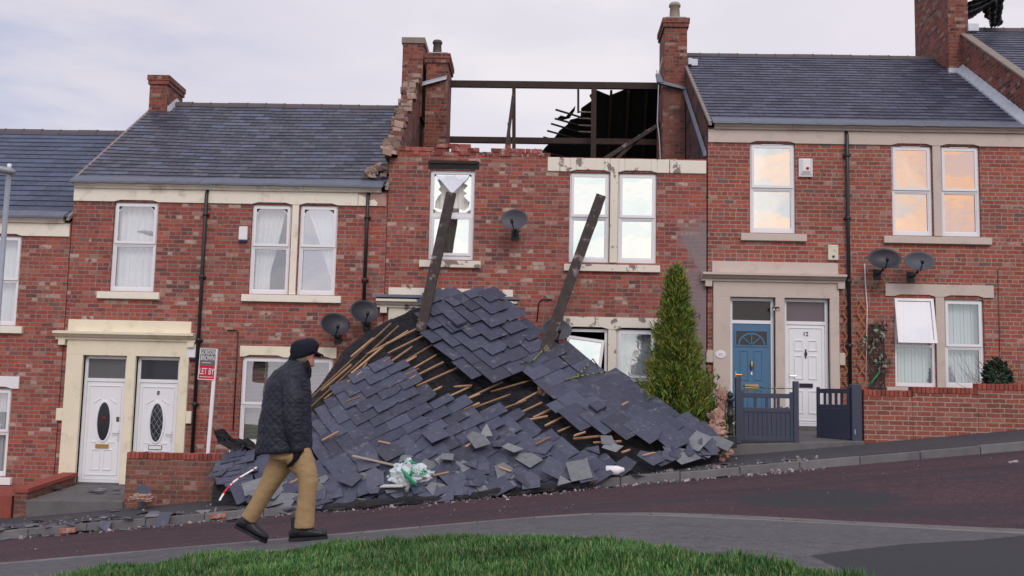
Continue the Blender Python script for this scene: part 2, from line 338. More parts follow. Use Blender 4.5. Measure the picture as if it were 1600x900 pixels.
def fallen(name, c0, c1, rnd='Island'):
    s = NT(name); v = s.obj()
    r = s.n('ShaderNodeNewGeometry').outputs['Random Per Island'] if rnd == 'Island' else s.n('ShaderNodeObjectInfo').outputs['Random']
    c_ = s.mix(r, c0, c1); c_ = s.mix(s.math('GREATER_THAN', s.math('FRACT', s.math('MULTIPLY', r, 37.)), .90), c_, tuple(x*.55 for x in c1))
    c_ = s.mix(1., c_, s.ramp(s.noise(v, 11, 6, .7), [(.25, .7), (.75, 1.3)]), 'MULTIPLY')
    c_ = s.mix(s.maprange(s.noise(v, 5.5, 7, .75), .58, .68, 0, .55), c_, (.24, .215, .20))
    mp = s.n('ShaderNodeMapping'); mp.inputs['Rotation'].default_value = (0, .45, .2); mp.inputs['Scale'].default_value = (3, 5, 16); s.l(v, mp.inputs[0])
    c_ = s.mix(s.maprange(s.noise(mp.outputs[0], 1.1, 5, .7), .63, .70, 0, .6), c_, (.26, .23, .21))
    s.bsdf(c_, s.ramp(s.noise(v, 6, 4), [(.3, .36), (.7, .6)]), 0., .5, s.bump(s.noise(v, 25, 5), .3, .008))
fallen('fallen_slate', (.040, .044, .074), (.070, .076, .120))
fallen('loose_slate_dark', (.046, .052, .084), (.088, .094, .135), 'Obj')
fallen('loose_slate_pale', (.13, .14, .155), (.21, .22, .235), 'Obj')
def membrane():
    s = NT('black_membrane'); v = s.obj()
    mp = s.n('ShaderNodeMapping'); mp.inputs['Rotation'].default_value = (0, .5, 0); mp.inputs['Scale'].default_value = (1, 2, 5); s.l(v, mp.inputs[0])
    h = s.noise(mp.outputs[0], 2.6, 7, .68)
    s.bsdf(s.mix(s.noise(v, 3, 5), (.018, .018, .023), (.052, .053, .064)), .32, 0., .7, s.bump(h, 1.0, .30))
membrane()
def road():
    s = NT('asphalt_maroon'); v = s.obj()
    c_ = s.mix(s.noise(v, 1.1, 6, .65), (.044, .026, .034), (.086, .046, .055))
    c_ = s.mix(1., c_, s.ramp(s.noise(v, 85, 3, .8), [(.32, .35), (.68, 1.75)]), 'MULTIPLY')
    c_ = s.mix(1., c_, s.ramp(s.noise(v, 12, 8, .82), [(.33, .55), (.67, 1.5)]), 'MULTIPLY')
    vo = s.n('ShaderNodeTexVoronoi'); vo.inputs['Scale'].default_value = 30; s.l(v, vo.inputs['Vector'])
    sc = s.n('ShaderNodeSeparateColor'); s.l(vo.outputs['Color'], sc.inputs[0])
    c_ = s.mix(s.math('MULTIPLY', s.math('LESS_THAN', vo.outputs['Distance'], .22), s.math('GREATER_THAN', sc.outputs[0], .84)), c_, (.26, .21, .21))
    mp = s.n('ShaderNodeMapping'); mp.inputs['Scale'].default_value = (.35, 1.6, 1); s.l(v, mp.inputs[0])
    c_ = s.mix(s.maprange(s.noise(mp.outputs[0], 1.0, 7, .68), .50, .66, 0, .8), c_, (.036, .031, .039))
    sx_ = s.n('ShaderNodeSeparateXYZ'); s.l(v, sx_.inputs[0])
    for (px, py), rx, ry, am in (((1275, 779), .95, .85, .9), ((1050, 783), 1.5, .22, .75), ((930, 794), .7, .2, .6), ((1520, 746), .45, .12, .85), ((1430, 800), 1.1, .5, .45), ((700, 812), 2.2, .16, .4)):
        c0 = hit(px, py, Gr); ex = s.math('DIVIDE', s.math('SUBTRACT', sx_.outputs[0], float(c0[0])), rx); ey = s.math('DIVIDE', s.math('SUBTRACT', sx_.outputs[1], float(c0[1])), ry)
        r2 = s.math('ADD', s.math('ADD', s.math('MULTIPLY', ex, ex), s.math('MULTIPLY', ey, ey)), s.math('MULTIPLY', s.math('SUBTRACT', s.noise(v, 2.2, 6, .62), .5), 2.4))
        c_ = s.mix(s.maprange(r2, 1.08, .86, 0, am), c_, s.mix(s.noise(v, 50, 4, .8), (.018, .019, .024), (.062, .060, .070)))
    s.bsdf(c_, .85, 0., .3, s.bump(s.noise(v, 60, 4, .7), .6, .012))
    s = NT('asphalt_patch'); v = s.obj()
    c_ = s.mix(s.noise(v, 2, 6, .7), (.026, .027, .034), (.060, .058, .066))
    c_ = s.mix(1., c_, s.ramp(s.noise(v, 90, 3, .8), [(.3, .6), (.7, 1.45)]), 'MULTIPLY')
    s.bsdf(c_, .8, 0., .35, s.bump(s.noise(v, 60, 4, .7), .5, .01))
    s = NT('asphalt_footway'); v = s.obj()
    c_ = s.mix(s.noise(v, .9, 6, .6), (.082, .080, .088), (.125, .122, .130))
    c_ = s.mix(1., c_, s.ramp(s.noise(v, 70, 3, .8), [(.3, .65), (.7, 1.4)]), 'MULTIPLY')
    c_ = s.mix(1., c_, s.ramp(s.noise(v, 11, 8, .82), [(.34, .62), (.66, 1.42)]), 'MULTIPLY')
    c_ = s.mix(s.maprange(s.noise(v, 1.7, 8, .75), .55, .66, 0, .5), c_, (.050, .052, .048))
    sx_ = s.n('ShaderNodeSeparateXYZ'); s.l(v, sx_.inputs[0]); X_, Y_ = sx_.outputs[0], sx_.outputs[1]
    nz = s.math('SUBTRACT', s.noise(v, 3.5, 6, .65), .5)
    dk = s.math('SUBTRACT', s.math('MULTIPLY_ADD', s.maprange(X_, .6, 4.0, 0, 1, True), -1.25, -9.0), Y_)       # metres in from the kerb
    st_ = s.math('MULTIPLY', s.maprange(s.math('ADD', dk, s.math('MULTIPLY', nz, .5)), .72, .62), s.maprange(s.math('ADD', X_, s.math('MULTIPLY', nz, .8)), .7, 1.0))
    c_ = s.mix(s.math('MULTIPLY', st_, .8), c_, s.mix(s.noise(v, 34, 4, .8), (.13, .115, .115), (.34, .31, .295)))
    jt = s.math('LESS_THAN', s.math('ABSOLUTE', s.math('SUBTRACT', s.math('ADD', dk, s.math('MULTIPLY', nz, .10)), .95)), .018)
    c_ = s.mix(s.math('MULTIPLY', jt, .7), c_, (.030, .040, .022))
    A_, B_, C_ = hit(1262, 869, Gn), hit(1510, 845, Gn), hit(1338, 903, Gn)
    def side(a, b_):
        d_ = np.array(b_)-np.array(a); L_ = math.hypot(d_[0], d_[1]); return s.math('ADD', s.math('MULTIPLY', X_, float(d_[1]/L_)), s.math('MULTIPLY_ADD', Y_, float(-d_[0]/L_), float((-a[0]*d_[1]+a[1]*d_[0])/L_)))
    m1 = s.maprange(s.math('ADD', side(A_, B_), s.math('MULTIPLY', nz, .10)), 0., .02); m2 = s.maprange(s.math('ADD', side(C_, A_), s.math('MULTIPLY', nz, .10)), 0., .02)
    c_ = s.mix(s.math('MULTIPLY', m1, m2), c_, s.mix(s.noise(v, 45, 4, .8), (.020, .021, .026), (.066, .066, .075)))
    s.bsdf(c_, .85, 0., .3, s.bump(s.noise(v, 50, 4, .7), .5, .01))
    s = NT('asphalt_dark_footway'); v = s.obj()
    c_ = s.mix(s.noise(v, 1.2, 6, .6), (.045, .045, .052), (.078, .076, .086))
    c_ = s.mix(1., c_, s.ramp(s.noise(v, 70, 3, .8), [(.3, .65), (.7, 1.4)]), 'MULTIPLY')
    s.bsdf(c_, .85, 0., .3, s.bump(s.noise(v, 50, 4, .7), .5, .01))
    s = NT('grass_blades'); v = s.obj()
    r = s.n('ShaderNodeNewGeometry').outputs['Random Per Island']
    c_ = s.ramp(r, [(0, (.030, .095, .028)), (.40, (.052, .165, .040)), (.72, (.10, .235, .055)), (.90, (.19, .25, .09)), (1, (.30, .27, .14))])
    c_ = s.mix(1., c_, s.ramp(s.noise(v, 1.7, 4), [(.3, .6), (.7, 1.3)]), 'MULTIPLY')
    s.bsdf(c_, .55, 0., .3)
    s = NT('grass_soil'); v = s.obj(); s.bsdf(s.mix(s.noise(v, 8, 5), (.020, .034, .012), (.035, .055, .018)), .95)
    s = NT('conifer_spray'); v = s.obj()
    r = s.n('ShaderNodeNewGeometry').outputs['Random Per Island']
    pk = s.math('ADD', s.math('MULTIPLY', r, .55), s.math('MULTIPLY', s.noise(v, 2.6, 4), .75))
    c_ = s.ramp(pk, [(.26, (.014, .052, .016)), (.44, (.046, .115, .024)), (.62, (.125, .195, .030)), (.84, (.25, .25, .042)), (1, (.24, .16, .05))])
    s.bsdf(c_, .6, 0., .3)
road()

# ------------------------------------------------------------------ mesh builder
class MB:
    def __init__(s): s.v = []; s.f = []; s.mi = []; s.uv = []
    def face(s, pts, mi=0, uv=None):
        b = len(s.v); s.v += [tuple(map(float, p)) for p in pts]; s.f.append(tuple(range(b, b+len(pts)))); s.mi.append(mi); s.uv.append(uv)
    def hexa(s, c, mi=0):     # c: 8 corners, bottom 4 ccw then top 4
        b = len(s.v); s.v += [tuple(map(float, p)) for p in c]
        for q in ((0, 3, 2, 1), (4, 5, 6, 7), (0, 1, 5, 4), (1, 2, 6, 5), (2, 3, 7, 6), (3, 0, 4, 7)):
            s.f.append(tuple(b+i for i in q)); s.mi.append(mi); s.uv.append(None)
        return s
    def box(s, x0, x1, y0, y1, z0, z1, mi=0):
        if x0 > x1: x0, x1 = x1, x0
        if y0 > y1: y0, y1 = y1, y0
        if z0 > z1: z0, z1 = z1, z0
        return s.hexa([(x0, y0, z0), (x1, y0, z0), (x1, y1, z0), (x0, y1, z0), (x0, y0, z1), (x1, y0, z1), (x1, y1, z1), (x0, y1, z1)], mi)
    def obox(s, c, ax, ay, az, hx, hy, hz, mi=0):
        c, ax, ay, az = [np.array(q, float) for q in (c, ax, ay, az)]
        k = [(-1, -1, -1), (1, -1, -1), (1, 1, -1), (-1, 1, -1), (-1, -1, 1), (1, -1, 1), (1, 1, 1), (-1, 1, 1)]
        return s.hexa([c+ax*hx*a+ay*hy*b+az*hz*d for a, b, d in k], mi)
    def bar(s, a, b, wd, th, up=(0, 0, 1), mi=0):
        a, b = np.array(a, float), np.array(b, float); d = b-a; Ln = np.linalg.norm(d); d /= Ln
        u = np.array(up, float); sd_ = np.cross(d, u); sd_ /= np.linalg.norm(sd_); u = np.cross(sd_, d)
        return s.obox((a+b)/2, d, sd_, u, Ln/2, wd/2, th/2, mi)
    def ring(s, x0, x1, z0, z1, y0, y1, wd, mi=0, wb=None, wt=None):   # rectangular frame facing -Y
        wb = wd if wb is None else wb; wt = wd if wt is None else wt
        s.box(x0, x0+wd, y0, y1, z0, z1, mi); s.box(x1-wd, x1, y0, y1, z0, z1, mi)
        s.box(x0+wd, x1-wd, y0, y1, z0, z0+wb, mi); s.box(x0+wd, x1-wd, y0, y1, z1-wt, z1, mi); return s
    def loft(s, rings, cap=True, mi=0):
        b = len(s.v); n = len(rings[0])
        for r in rings: s.v += [tuple(map(float, p)) for p in r]
        for i in range(len(rings)-1):
            for j in range(n):
                s.f.append((b+i*n+j, b+i*n+(j+1) % n, b+(i+1)*n+(j+1) % n, b+(i+1)*n+j)); s.mi.append(mi); s.uv.append(None)
        if cap:
            s.f.append(tuple(b+j for j in reversed(range(n)))); s.mi.append(mi); s.uv.append(None)
            s.f.append(tuple(b+(len(rings)-1)*n+j for j in range(n))); s.mi.append(mi); s.uv.append(None)
        return s
    def tube(s, pts, rad, n=10, mi=0, cap=True):
        pts = [np.array(p, float) for p in pts]; rs = []
        rad = [rad]*len(pts) if not hasattr(rad, '__len__') else rad
        prevu = None
        for i, p in enumerate(pts):
            d = pts[min(i+1, len(pts)-1)]-pts[max(i-1, 0)]; d /= (np.linalg.norm(d)+1e-9)
            u = prevu if prevu is not None else (np.array([0, 0, 1.]) if abs(d[2]) < .9 else np.array([0, 1., 0]))
            u = u-d*(u@d); u /= (np.linalg.norm(u)+1e-9); prevu = u; v_ = np.cross(d, u)
            r = rad[i]; ru, rv = r if hasattr(r, '__len__') else (r, r)
            rs.append([p+ru*math.cos(2*math.pi*k/n)*u+rv*math.sin(2*math.pi*k/n)*v_ for k in range(n)])
        return s.loft(rs, cap, mi)
    def lathe(s, c, prof, n=16, mi=0):   # prof: (r, z)
        return s.loft([[(c[0]+r*math.cos(2*math.pi*k/n), c[1]+r*math.sin(2*math.pi*k/n), c[2]+z) for k in range(n)] for r, z in prof], True, mi)
    def build(s, name, mats, parent=None, smooth=False, loc=None):
        me = bpy.data.meshes.new(name); me.from_pydata(s.v, [], s.f)
        for m in (mats if isinstance(mats, (list, tuple)) else [mats]): me.materials.append(MATS[m])
        me.polygons.foreach_set('material_index', s.mi)
        if any(u is not None for u in s.uv):
            ul = me.uv_layers.new(name='UVMap'); k = 0; dat = [0.0]*(2*len(me.loops))
            for fc, u in zip(s.f, s.uv):
                for i in range(len(fc)):
                    if u is not None: dat[2*k], dat[2*k+1] = u[i]
                    k += 1
            ul.data.foreach_set('uv', dat)
        bm = bmesh.new(); bm.from_mesh(me); bmesh.ops.recalc_face_normals(bm, faces=bm.faces) if not any(u is not None for u in s.uv) else None; bm.to_mesh(me); bm.free()
        if smooth: me.polygons.foreach_set('use_smooth', [True]*len(me.polygons))
        me.update()
        o = bpy.data.objects.new(name, me); COL.objects.link(o)
        if parent is not None: o.parent = parent
        if loc is not None: o.location = loc
        return o
def bevel(o, wd=.006, seg=2):
    m = o.modifiers.new('bevel', 'BEVEL'); m.width = wd; m.segments = seg; m.limit_method = 'ANGLE'; m.angle_limit = .7; return o
def remesh(o, vox, smooth=4):
    m = o.modifiers.new('r', 'REMESH'); m.mode = 'VOXEL'; m.voxel_size = vox; m.use_smooth_shade = True
    if smooth: k = o.modifiers.new('s', 'SMOOTH'); k.iterations = smooth; k.factor = .5
    dg = bpy.context.evaluated_depsgraph_get(); dg.update()
    me = bpy.data.meshes.new_from_object(o.evaluated_get(dg)); o.modifiers.clear()
    bm = bmesh.new(); bm.from_mesh(me); left = set(bm.verts); isl = []
    while left:
        st_ = [left.pop()]; grp = [st_[0]]
        while st_:
            v = st_.pop()
            for e in v.link_edges:
                w2 = e.other_vert(v)
                if w2 in left: left.discard(w2); st_.append(w2); grp.append(w2)
        isl.append(grp)
    isl.sort(key=len); bmesh.ops.delete(bm, geom=[v for g_ in isl[:-1] for v in g_], context='VERTS'); bm.to_mesh(me); bm.free()
    old = o.data; o.data = me; me.name = old.name
    bpy.data.meshes.remove(old); me.polygons.foreach_set('use_smooth', [True]*len(me.polygons)); return o
def tag(o, label, cat, group=None):
    o['label'] = label; o['category'] = cat
    if group: o['group'] = group
    return o
def thing(name, label, cat, loc=(0, 0, 0), group=None):
    o = bpy.data.objects.new(name, None); COL.objects.link(o); o.location = tuple(map(float, loc)); o.empty_display_size = .2
    return tag(o, label, cat, group)
def struct(o, kind='structure'): o['kind'] = kind; return o
def text_mesh(name, txt, size, mat, parent, loc, depth=.004, align='CENTER', sx=1.0, roty=0.0):
    cu = bpy.data.curves.new(name, 'FONT'); cu.body = txt; cu.size = size; cu.extrude = depth/2; cu.align_x = align; cu.align_y = 'CENTER'
    t = bpy.data.objects.new(name, cu); COL.objects.link(t)
    dg = bpy.context.evaluated_depsgraph_get(); dg.update(); me = bpy.data.meshes.new_from_object(t.evaluated_get(dg))
    bpy.data.objects.remove(t); bpy.data.curves.remove(cu)
    me.materials.clear(); me.materials.append(MATS[mat])
    o = bpy.data.objects.new(name, me); COL.objects.link(o); o.parent = parent; o.location = loc; o.rotation_euler = (math.pi/2, roty, 0); o.scale = (sx, 1, 1); return o

# ------------------------------------------------------------------ ground, road, footways
def sheet(name, xs, yf, G, dz, mat, ny=10):
    mb = MB(); cols = []
    for x in xs:
        y0, y1 = yf(x); cols.append([(x, lerp(y0, y1, j/ny), G(x, lerp(y0, y1, j/ny))+dz) for j in range(ny+1)])
    nx = len(xs); mb.v = [p for cc in cols for p in cc]
    for i in range(nx-1):
        for j in range(ny):
            a = i*(ny+1)+j; mb.f.append((a, a+1, a+ny+2, a+ny+1)); mb.mi.append(0); mb.uv.append(None)
    o = mb.build(name, mat); struct(o)
    if o.data.polygons and o.data.polygons[0].normal.z < 0: o.data.flip_normals()
    return o
XS = list(np.concatenate([np.linspace(-60, -14, 12), np.linspace(-13, 13, 66), np.linspace(15, 60, 12)]))
def kn(x):    # road edge on the near side
    t = min(1, max(0, (x-.6)/3.4)); t = t*t*(3-2*t); return -9.0-1.25*t
gm = MB()
for (x0, x1) in zip([-400, -60, -30, -10, 0, 10, 30, 60], [-60, -30, -10, 0, 10, 30, 60, 400]):
    for (y0, y1) in ((-300, -40), (-40, -20), (-20, -12), (-12, -9), (-9, -4.2), (-4.2, 12), (12, 400)):
        g = lambda x, y: (Gn(x, y) if y < -9 else Gr(x, y))-.35
        gm.face([(x0, y0, g(x0, y0)), (x1, y0, g(x1, y0)), (x1, y1, g(x1, y1)), (x0, y1, g(x0, y1))])
struct(gm.build('ground', 'grass_soil'))
sheet('road', XS, lambda x: (kn(x)-.02, -4.02), Gr, 0, 'asphalt_maroon', 24)
sheet('far_pavement', XS, lambda x: (-4.0+.13, .3), Gf, 0, 'asphalt_dark_footway', 8)
NEARG = lambda x, Y: max(Gn(x, Y), Gr(x, Y)+.03) if Y > -10.6 else Gn(x, Y)
sheet('near_pavement', XS, lambda x: (-19.0, kn(x)-.12), Gn, 0, 'asphalt_footway', 30)
kb = MB(); rk = random.Random(3)
x = -60.0
while x < 60:
    x1 = x+.915; a, b = x+.004, x1-.004; j = rk.uniform(-.006, .006)
    if -14 < x < 14 or True:
        z0a, z0b, z1a, z1b = Gr(a, -4.02)-.15, Gr(b, -4.02)-.15, Gf(a, -4)+.004+j, Gf(b, -4)+.004+j
        kb.hexa([(a, -4.02, z0a), (b, -4.02, z0b), (b, -3.868, z0b), (a, -3.868, z0a), (a, -3.995, z1a), (b, -3.995, z1b), (b, -3.868, z1b), (a, -3.868, z1a)])
    x = x1
struct(bevel(kb.build('far_kerb', 'concrete_kerb'), .012))
nk = MB(); x = -30.0
while x < 30:
    x1 = x+.6; a, b = x+.004, x1-.004; wd = .13 if x < .3 else .22
    pa, pb = kn(a), kn(b)
    za, zb = max(Gn(a, pa-.1), Gr(a, pa))+.012, max(Gn(b, pb-.1), Gr(b, pb))+.012
    nk.hexa([(a, pa-wd, za-.3), (b, pb-wd, zb-.3), (b, pb, zb-.3), (a, pa, za-.3), (a, pa-wd, za), (b, pb-wd, zb), (b, pb, zb), (a, pa, za)]); x = x1
struct(nk.build('near_kerb', 'concrete_kerb'))
def patch(name, px, G, dz, mat, jag=0.0):
    pts = []
    for i in range(len(px)):
        a, b = px[i], px[(i+1) % len(px)]
        for k in range(12):
            t = k/12; xx, yy = lerp(a[0], b[0], t), lerp(a[1], b[1], t); j = mnoise.noise(Vector((xx*.03, yy*.12, 1)))+.6*mnoise.noise(Vector((xx*.11, yy*.4, 4))); pts.append(hit(xx+j*jag*1.3, yy+j*jag*.22, G))
    pts = [Vector(p) for p in pts]
    from mathutils.geometry import delaunay_2d_cdt
    xs_, ys_ = [p.x for p in pts], [p.y for p in pts]
    inner = [Vector((random.uniform(min(xs_), max(xs_)), random.uniform(min(ys_), max(ys_)))) for _ in range(160)]
    vv, ee, ff, *_ = delaunay_2d_cdt([p.to_2d() for p in pts]+inner, [], [list(range(len(pts)))], 1, 1e-5)
    mb = MB(); mb.v = [(p.x, p.y, G(p.x, p.y)+dz) for p in vv]
    for f in ff: mb.f.append(tuple(f)); mb.mi.append(0); mb.uv.append(None)
    return struct(mb.build(name, mat))
patch('road_marking', [(1574, 722), (1592, 720), (1594, 723), (1576, 725)], Gr, .006, 'worn_paint', 2.5)

# grass verge
edge = [(-9.0, -12.05)]+[tuple(hit(px, py+8, Gn)[:2]) for px, py in ((60, 902), (180, 886), (300, 873), (420, 860), (500, 853), (580, 846), (680, 839), (800, 836), (900, 839), (1000, 849), (1080, 859), (1150, 869), (1240, 883), (1340, 903))]
edge.append((edge[-1][0]+.6, edge[-1][1]-1.0)); edge.append((edge[-1][0]+.5, -17.5))
def edgeY(x):
    xs_ = [e[0] for e in edge]; return float(np.interp(x, xs_, [e[1] for e in edge])) if x < xs_[-1] else -99
gb = MB(); gx = list(np.linspace(-9, edge[-1][0], 60))
sheet('verge_soil', gx, lambda x: (-18.0, min(edgeY(x), -12.0)), Gn, .012, 'grass_soil', 20)
rng = np.random.default_rng(5)
N = 0; V = []; Fc = []
cnt = 0
while cnt < 95000:
    x = rng.uniform(-4.6, edge[-1][0]); Y = rng.uniform(-15.2, -11.9)
    if abs(x) > (Y+20)*.56+.4: continue
    ey = edgeY(x)+.10*mnoise.noise(Vector((x*2.5, 0, 3)))+.08*mnoise.noise(Vector((x*9, 0, 3)))
    if Y > ey: continue
    hgt = (.032+.036*rng.random())*(1+.9*mnoise.noise(Vector((x*2.6, Y*2.6, 1)))+.4*mnoise.noise(Vector((x*8, Y*8, 2))))*(.6 if ey-Y < .08 else 1)
    an = rng.uniform(0, 2*math.pi); ln = rng.uniform(.1, .75)*hgt; wv_ = rng.uniform(.0022, .0042)
    z = Gn(x, Y)+.01; dx, dy = math.cos(an), math.sin(an); sx, sy = -dy*wv_, dx*wv_
    b = len(V)
    V += [(x-sx, Y-sy, z), (x+sx, Y+sy, z), (x+dx*ln*.4+sx*.8, Y+dy*ln*.4+sy*.8, z+hgt*.6), (x+dx*ln*.4-sx*.8, Y+dy*ln*.4-sy*.8, z+hgt*.6), (x+dx*ln, Y+dy*ln, z+hgt)]
    Fc += [(b, b+1, b+2, b+3), (b+3, b+2, b+4)]; cnt += 1
gme = bpy.data.meshes.new('grass'); gme.from_pydata(V, [], Fc); gme.materials.append(MATS['grass_blades'])
go = bpy.data.objects.new('grass', gme); COL.objects.link(go); struct(go, 'stuff')
go['label'] = 'green grass verge in the foreground'; go['category'] = 'grass'

# ------------------------------------------------------------------ houses
W = 6.31
def wall_front(mb, x0, x1, z0, z1, holes, y=0.0, depth=.16, mi=0):
    xs = sorted({x0, x1, *[h[0] for h in holes], *[h[1] for h in holes]}); zs = sorted({z0, z1, *[h[2] for h in holes], *[h[3] for h in holes]})
    for a, b in zip(xs, xs[1:]):
        for c_, d in zip(zs, zs[1:]):
            m = ((a+b)/2, (c_+d)/2)
            if any(h[0] < m[0] < h[1] and h[2] < m[1] < h[3] for h in holes): continue
            mb.face([(a, y, c_), (b, y, c_), (b, y, d), (a, y, d)], mi)
    for a, b, c_, d in holes:
        mb.face([(a, y, c_), (a, y, d), (a, y+depth, d), (a, y+depth, c_)], mi); mb.face([(b, y, d), (b, y, c_), (b, y+depth, c_), (b, y+depth, d)], mi)
        mb.face([(a, y, d), (b, y, d), (b, y+depth, d), (a, y+depth, d)], mi); mb.face([(b, y, c_), (a, y, c_), (a, y+depth, c_), (b, y+depth, c_)], mi)

def curtain(parent, x0, x1, z0, z1, y, mat='net_curtain', waves=7, amp=.022, shape=None, name='curtain', seed=0):
    mb = MB(); nx, nz = 60, 10; rr_ = random.Random(seed); ph = rr_.uniform(0, 6)
    for i in range(nx+1):
        for j in range(nz+1):
            t, u = i/nx, j/nz
            if shape: xa, xb = shape(u); xx = lerp(xa, xb, t)
            else: xx = lerp(x0, x1, t)
            yy = y+amp*math.sin(t*waves*6.283+ph)+amp*.5*math.sin(t*waves*2.3*6.283+1.3*ph)
            mb.v.append((xx, yy, lerp(z0, z1, u)))
    for i in range(nx):
        for j in range(nz):
            a = i*(nz+1)+j; mb.f.append((a, a+nz+1, a+nz+2, a+1)); mb.mi.append(0); mb.uv.append(None)
    return mb.build(name, mat, parent, True)

def window(house, x0, x1, z0, z1, gl='glass_clear', split=.5, arched=False, drape=None, vent=False, seed=0, lower_only_frame=False):
    wr = thing_part('window', house)
    f = MB(); y0, y1 = .055, .125
    f.ring(x0+.004, x1-.004, z0+.004, z1-.004, y0, y1, .055, 0, wb=.075, wt=.065)
    zm = lerp(z0, z1, split)
    f.box(x0+.058, x1-.058, y0+.002, y1-.003, zm-.03, zm+.03)
    # opening sash, proud of the fixed frame
    f.ring(x0+.035, x1-.035, zm+.008, z1-.035, y0-.022, y0-.001, .052)
    f.ring(x0+.060, x1-.060, z0+.080, zm-.032, y0+.012, y0+.05, .022)
    if arched:
        for sx in (0, 1):
            xe = x0+.085 if sx == 0 else x1-.085; dx = .16 if sx == 0 else -.16
            zt = z1-.088
            for k in range(5):
                t0, t1 = k/5, (k+1)/5
                f.hexa([(xe, y0-.015, zt-.11*(1-t0)**2-.001), (xe+dx*t1, y0-.015, zt-.11*(1-t1)**2), (xe+dx*t1, y0-.003, zt-.11*(1-t1)**2), (xe, y0-.003, zt-.11*(1-t0)**2), (xe, y0-.015, zt+.003), (xe+dx*t1, y0-.015, zt+.003), (xe+dx*t1, y0-.003, zt+.003), (xe, y0-.003, zt+.003)])
    if vent: f.box(lerp(x0, x1, .25), lerp(x0, x1, .72), y0-.032, y0-.004, z1-.034, z1-.012)
    f.build('frame', 'white_upvc', wr)
    g = MB()
    for a, b, yy in ((zm+.055, z1-.082, y0-.008), (z0+.098, zm-.05, y0+.035)):
        g.face([(x0+.082, yy, a), (x1-.082, yy, a), (x1-.082, yy, b), (x0+.082, yy, b)])
    g.build('pane', gl, wr)
    k = MB()
    k.ring(x0+.079, x1-.079, zm+.052, z1-.079, y0-.0115, y0-.0095, .008); k.ring(x0+.079, x1-.079, z0+.098, zm-.05, y0+.030, y0+.033, .008)
    k.build('gasket', 'grey_gasket', wr)
    if drape: drape(wr, x0, x1, z0, z1)
    return wr
def thing_part(name, parent):
    o = bpy.data.objects.new(name, None); COL.objects.link(o); o.parent = parent; o.empty_display_size = .1; return o
def nets(seed=0, mat='net_curtain', waves=7): return lambda p, a, b, c_, d: curtain(p, a+.03, b-.03, c_+.06, d-.03, .21, mat, waves, seed=seed)
def swag(side, seed=0):
    def fn(p, a, b, c_, d):
        wd = b-a
        if side == 'L': sh = lambda u: (a+.04, a+.04+wd*(.42+.42*max(0, (u-.25))**.8))
        else: sh = lambda u: (b-.03-wd*(.02+.80*max(0, u)**1.1), b-.03)
        curtain(p, a, b, c_+.08, d-.03, .22, 'net_curtain', 6, .02, sh, seed=seed)
    return fn
def blind(p, a, b, c_, d):
    mb = MB(); z = c_+.08
    while z < d-.05: mb.hexa([(a+.04, .2, z), (b-.04, .2, z), (b-.04, .225, z+.012), (a+.04, .225, z+.012), (a+.04, .2, z+.002), (b-.04, .2, z+.002), (b-.04, .225, z+.014), (a+.04, .225, z+.014)]); z += .026
    mb.build('venetian_blind', 'blind_slats', p)
def vblind(p, a, b, c_, d):
    mb = MB(); x = a+.05
    while x < b-.06: mb.box(x, x+.062, .2+.006*((int(x*100)) % 2), .204+.006*((int(x*100)) % 2), c_+.08, d-.05); x += .068
    mb.build('vertical_blind', 'vertical_blind', p)

def sills(house, mat, xs, z, name='sill'):
    mb = MB(); mb.hexa([(xs[0], -.075, z-.155), (xs[1], -.075, z-.155), (xs[1], .12, z-.155), (xs[0], .12, z-.155), (xs[0], -.075, z-.02), (xs[1], -.075, z-.02), (xs[1], .12, z), (xs[0], .12, z)])
    return bevel(mb.build(name, mat, house), .008)
def lintel(house, mat, x0, x1, z0, z1, notches=(), y=-.03, name='lintel', back=.12):
    # stone lintel with a shallow chamfered notch over each opening
    mb = MB(); segs = [(x0, x1)]
    cuts = sorted(notches); prev = x0
    for a, b in cuts:
        if a-prev > .01: mb.box(prev, a, y, back, z0, z1)
        n = .035
        mb.hexa([(a, y, z0), (a+.12, y, z0+n), (a+.12, back, z0+n), (a, back, z0), (a, y, z1), (a+.12, y, z1), (a+.12, back, z1), (a, back, z1)])
        mb.box(a+.12, b-.12, y, back, z0+n, z1)
        mb.hexa([(b-.12, y, z0+n), (b, y, z0), (b, back, z0), (b-.12, back, z0+n), (b-.12, y, z1), (b, y, z1), (b, back, z1), (b-.12, back, z1)])
        prev = b
    if x1-prev > .01: mb.box(prev, x1, y, back, z0, z1)
    return mb.build(name, mat, house)

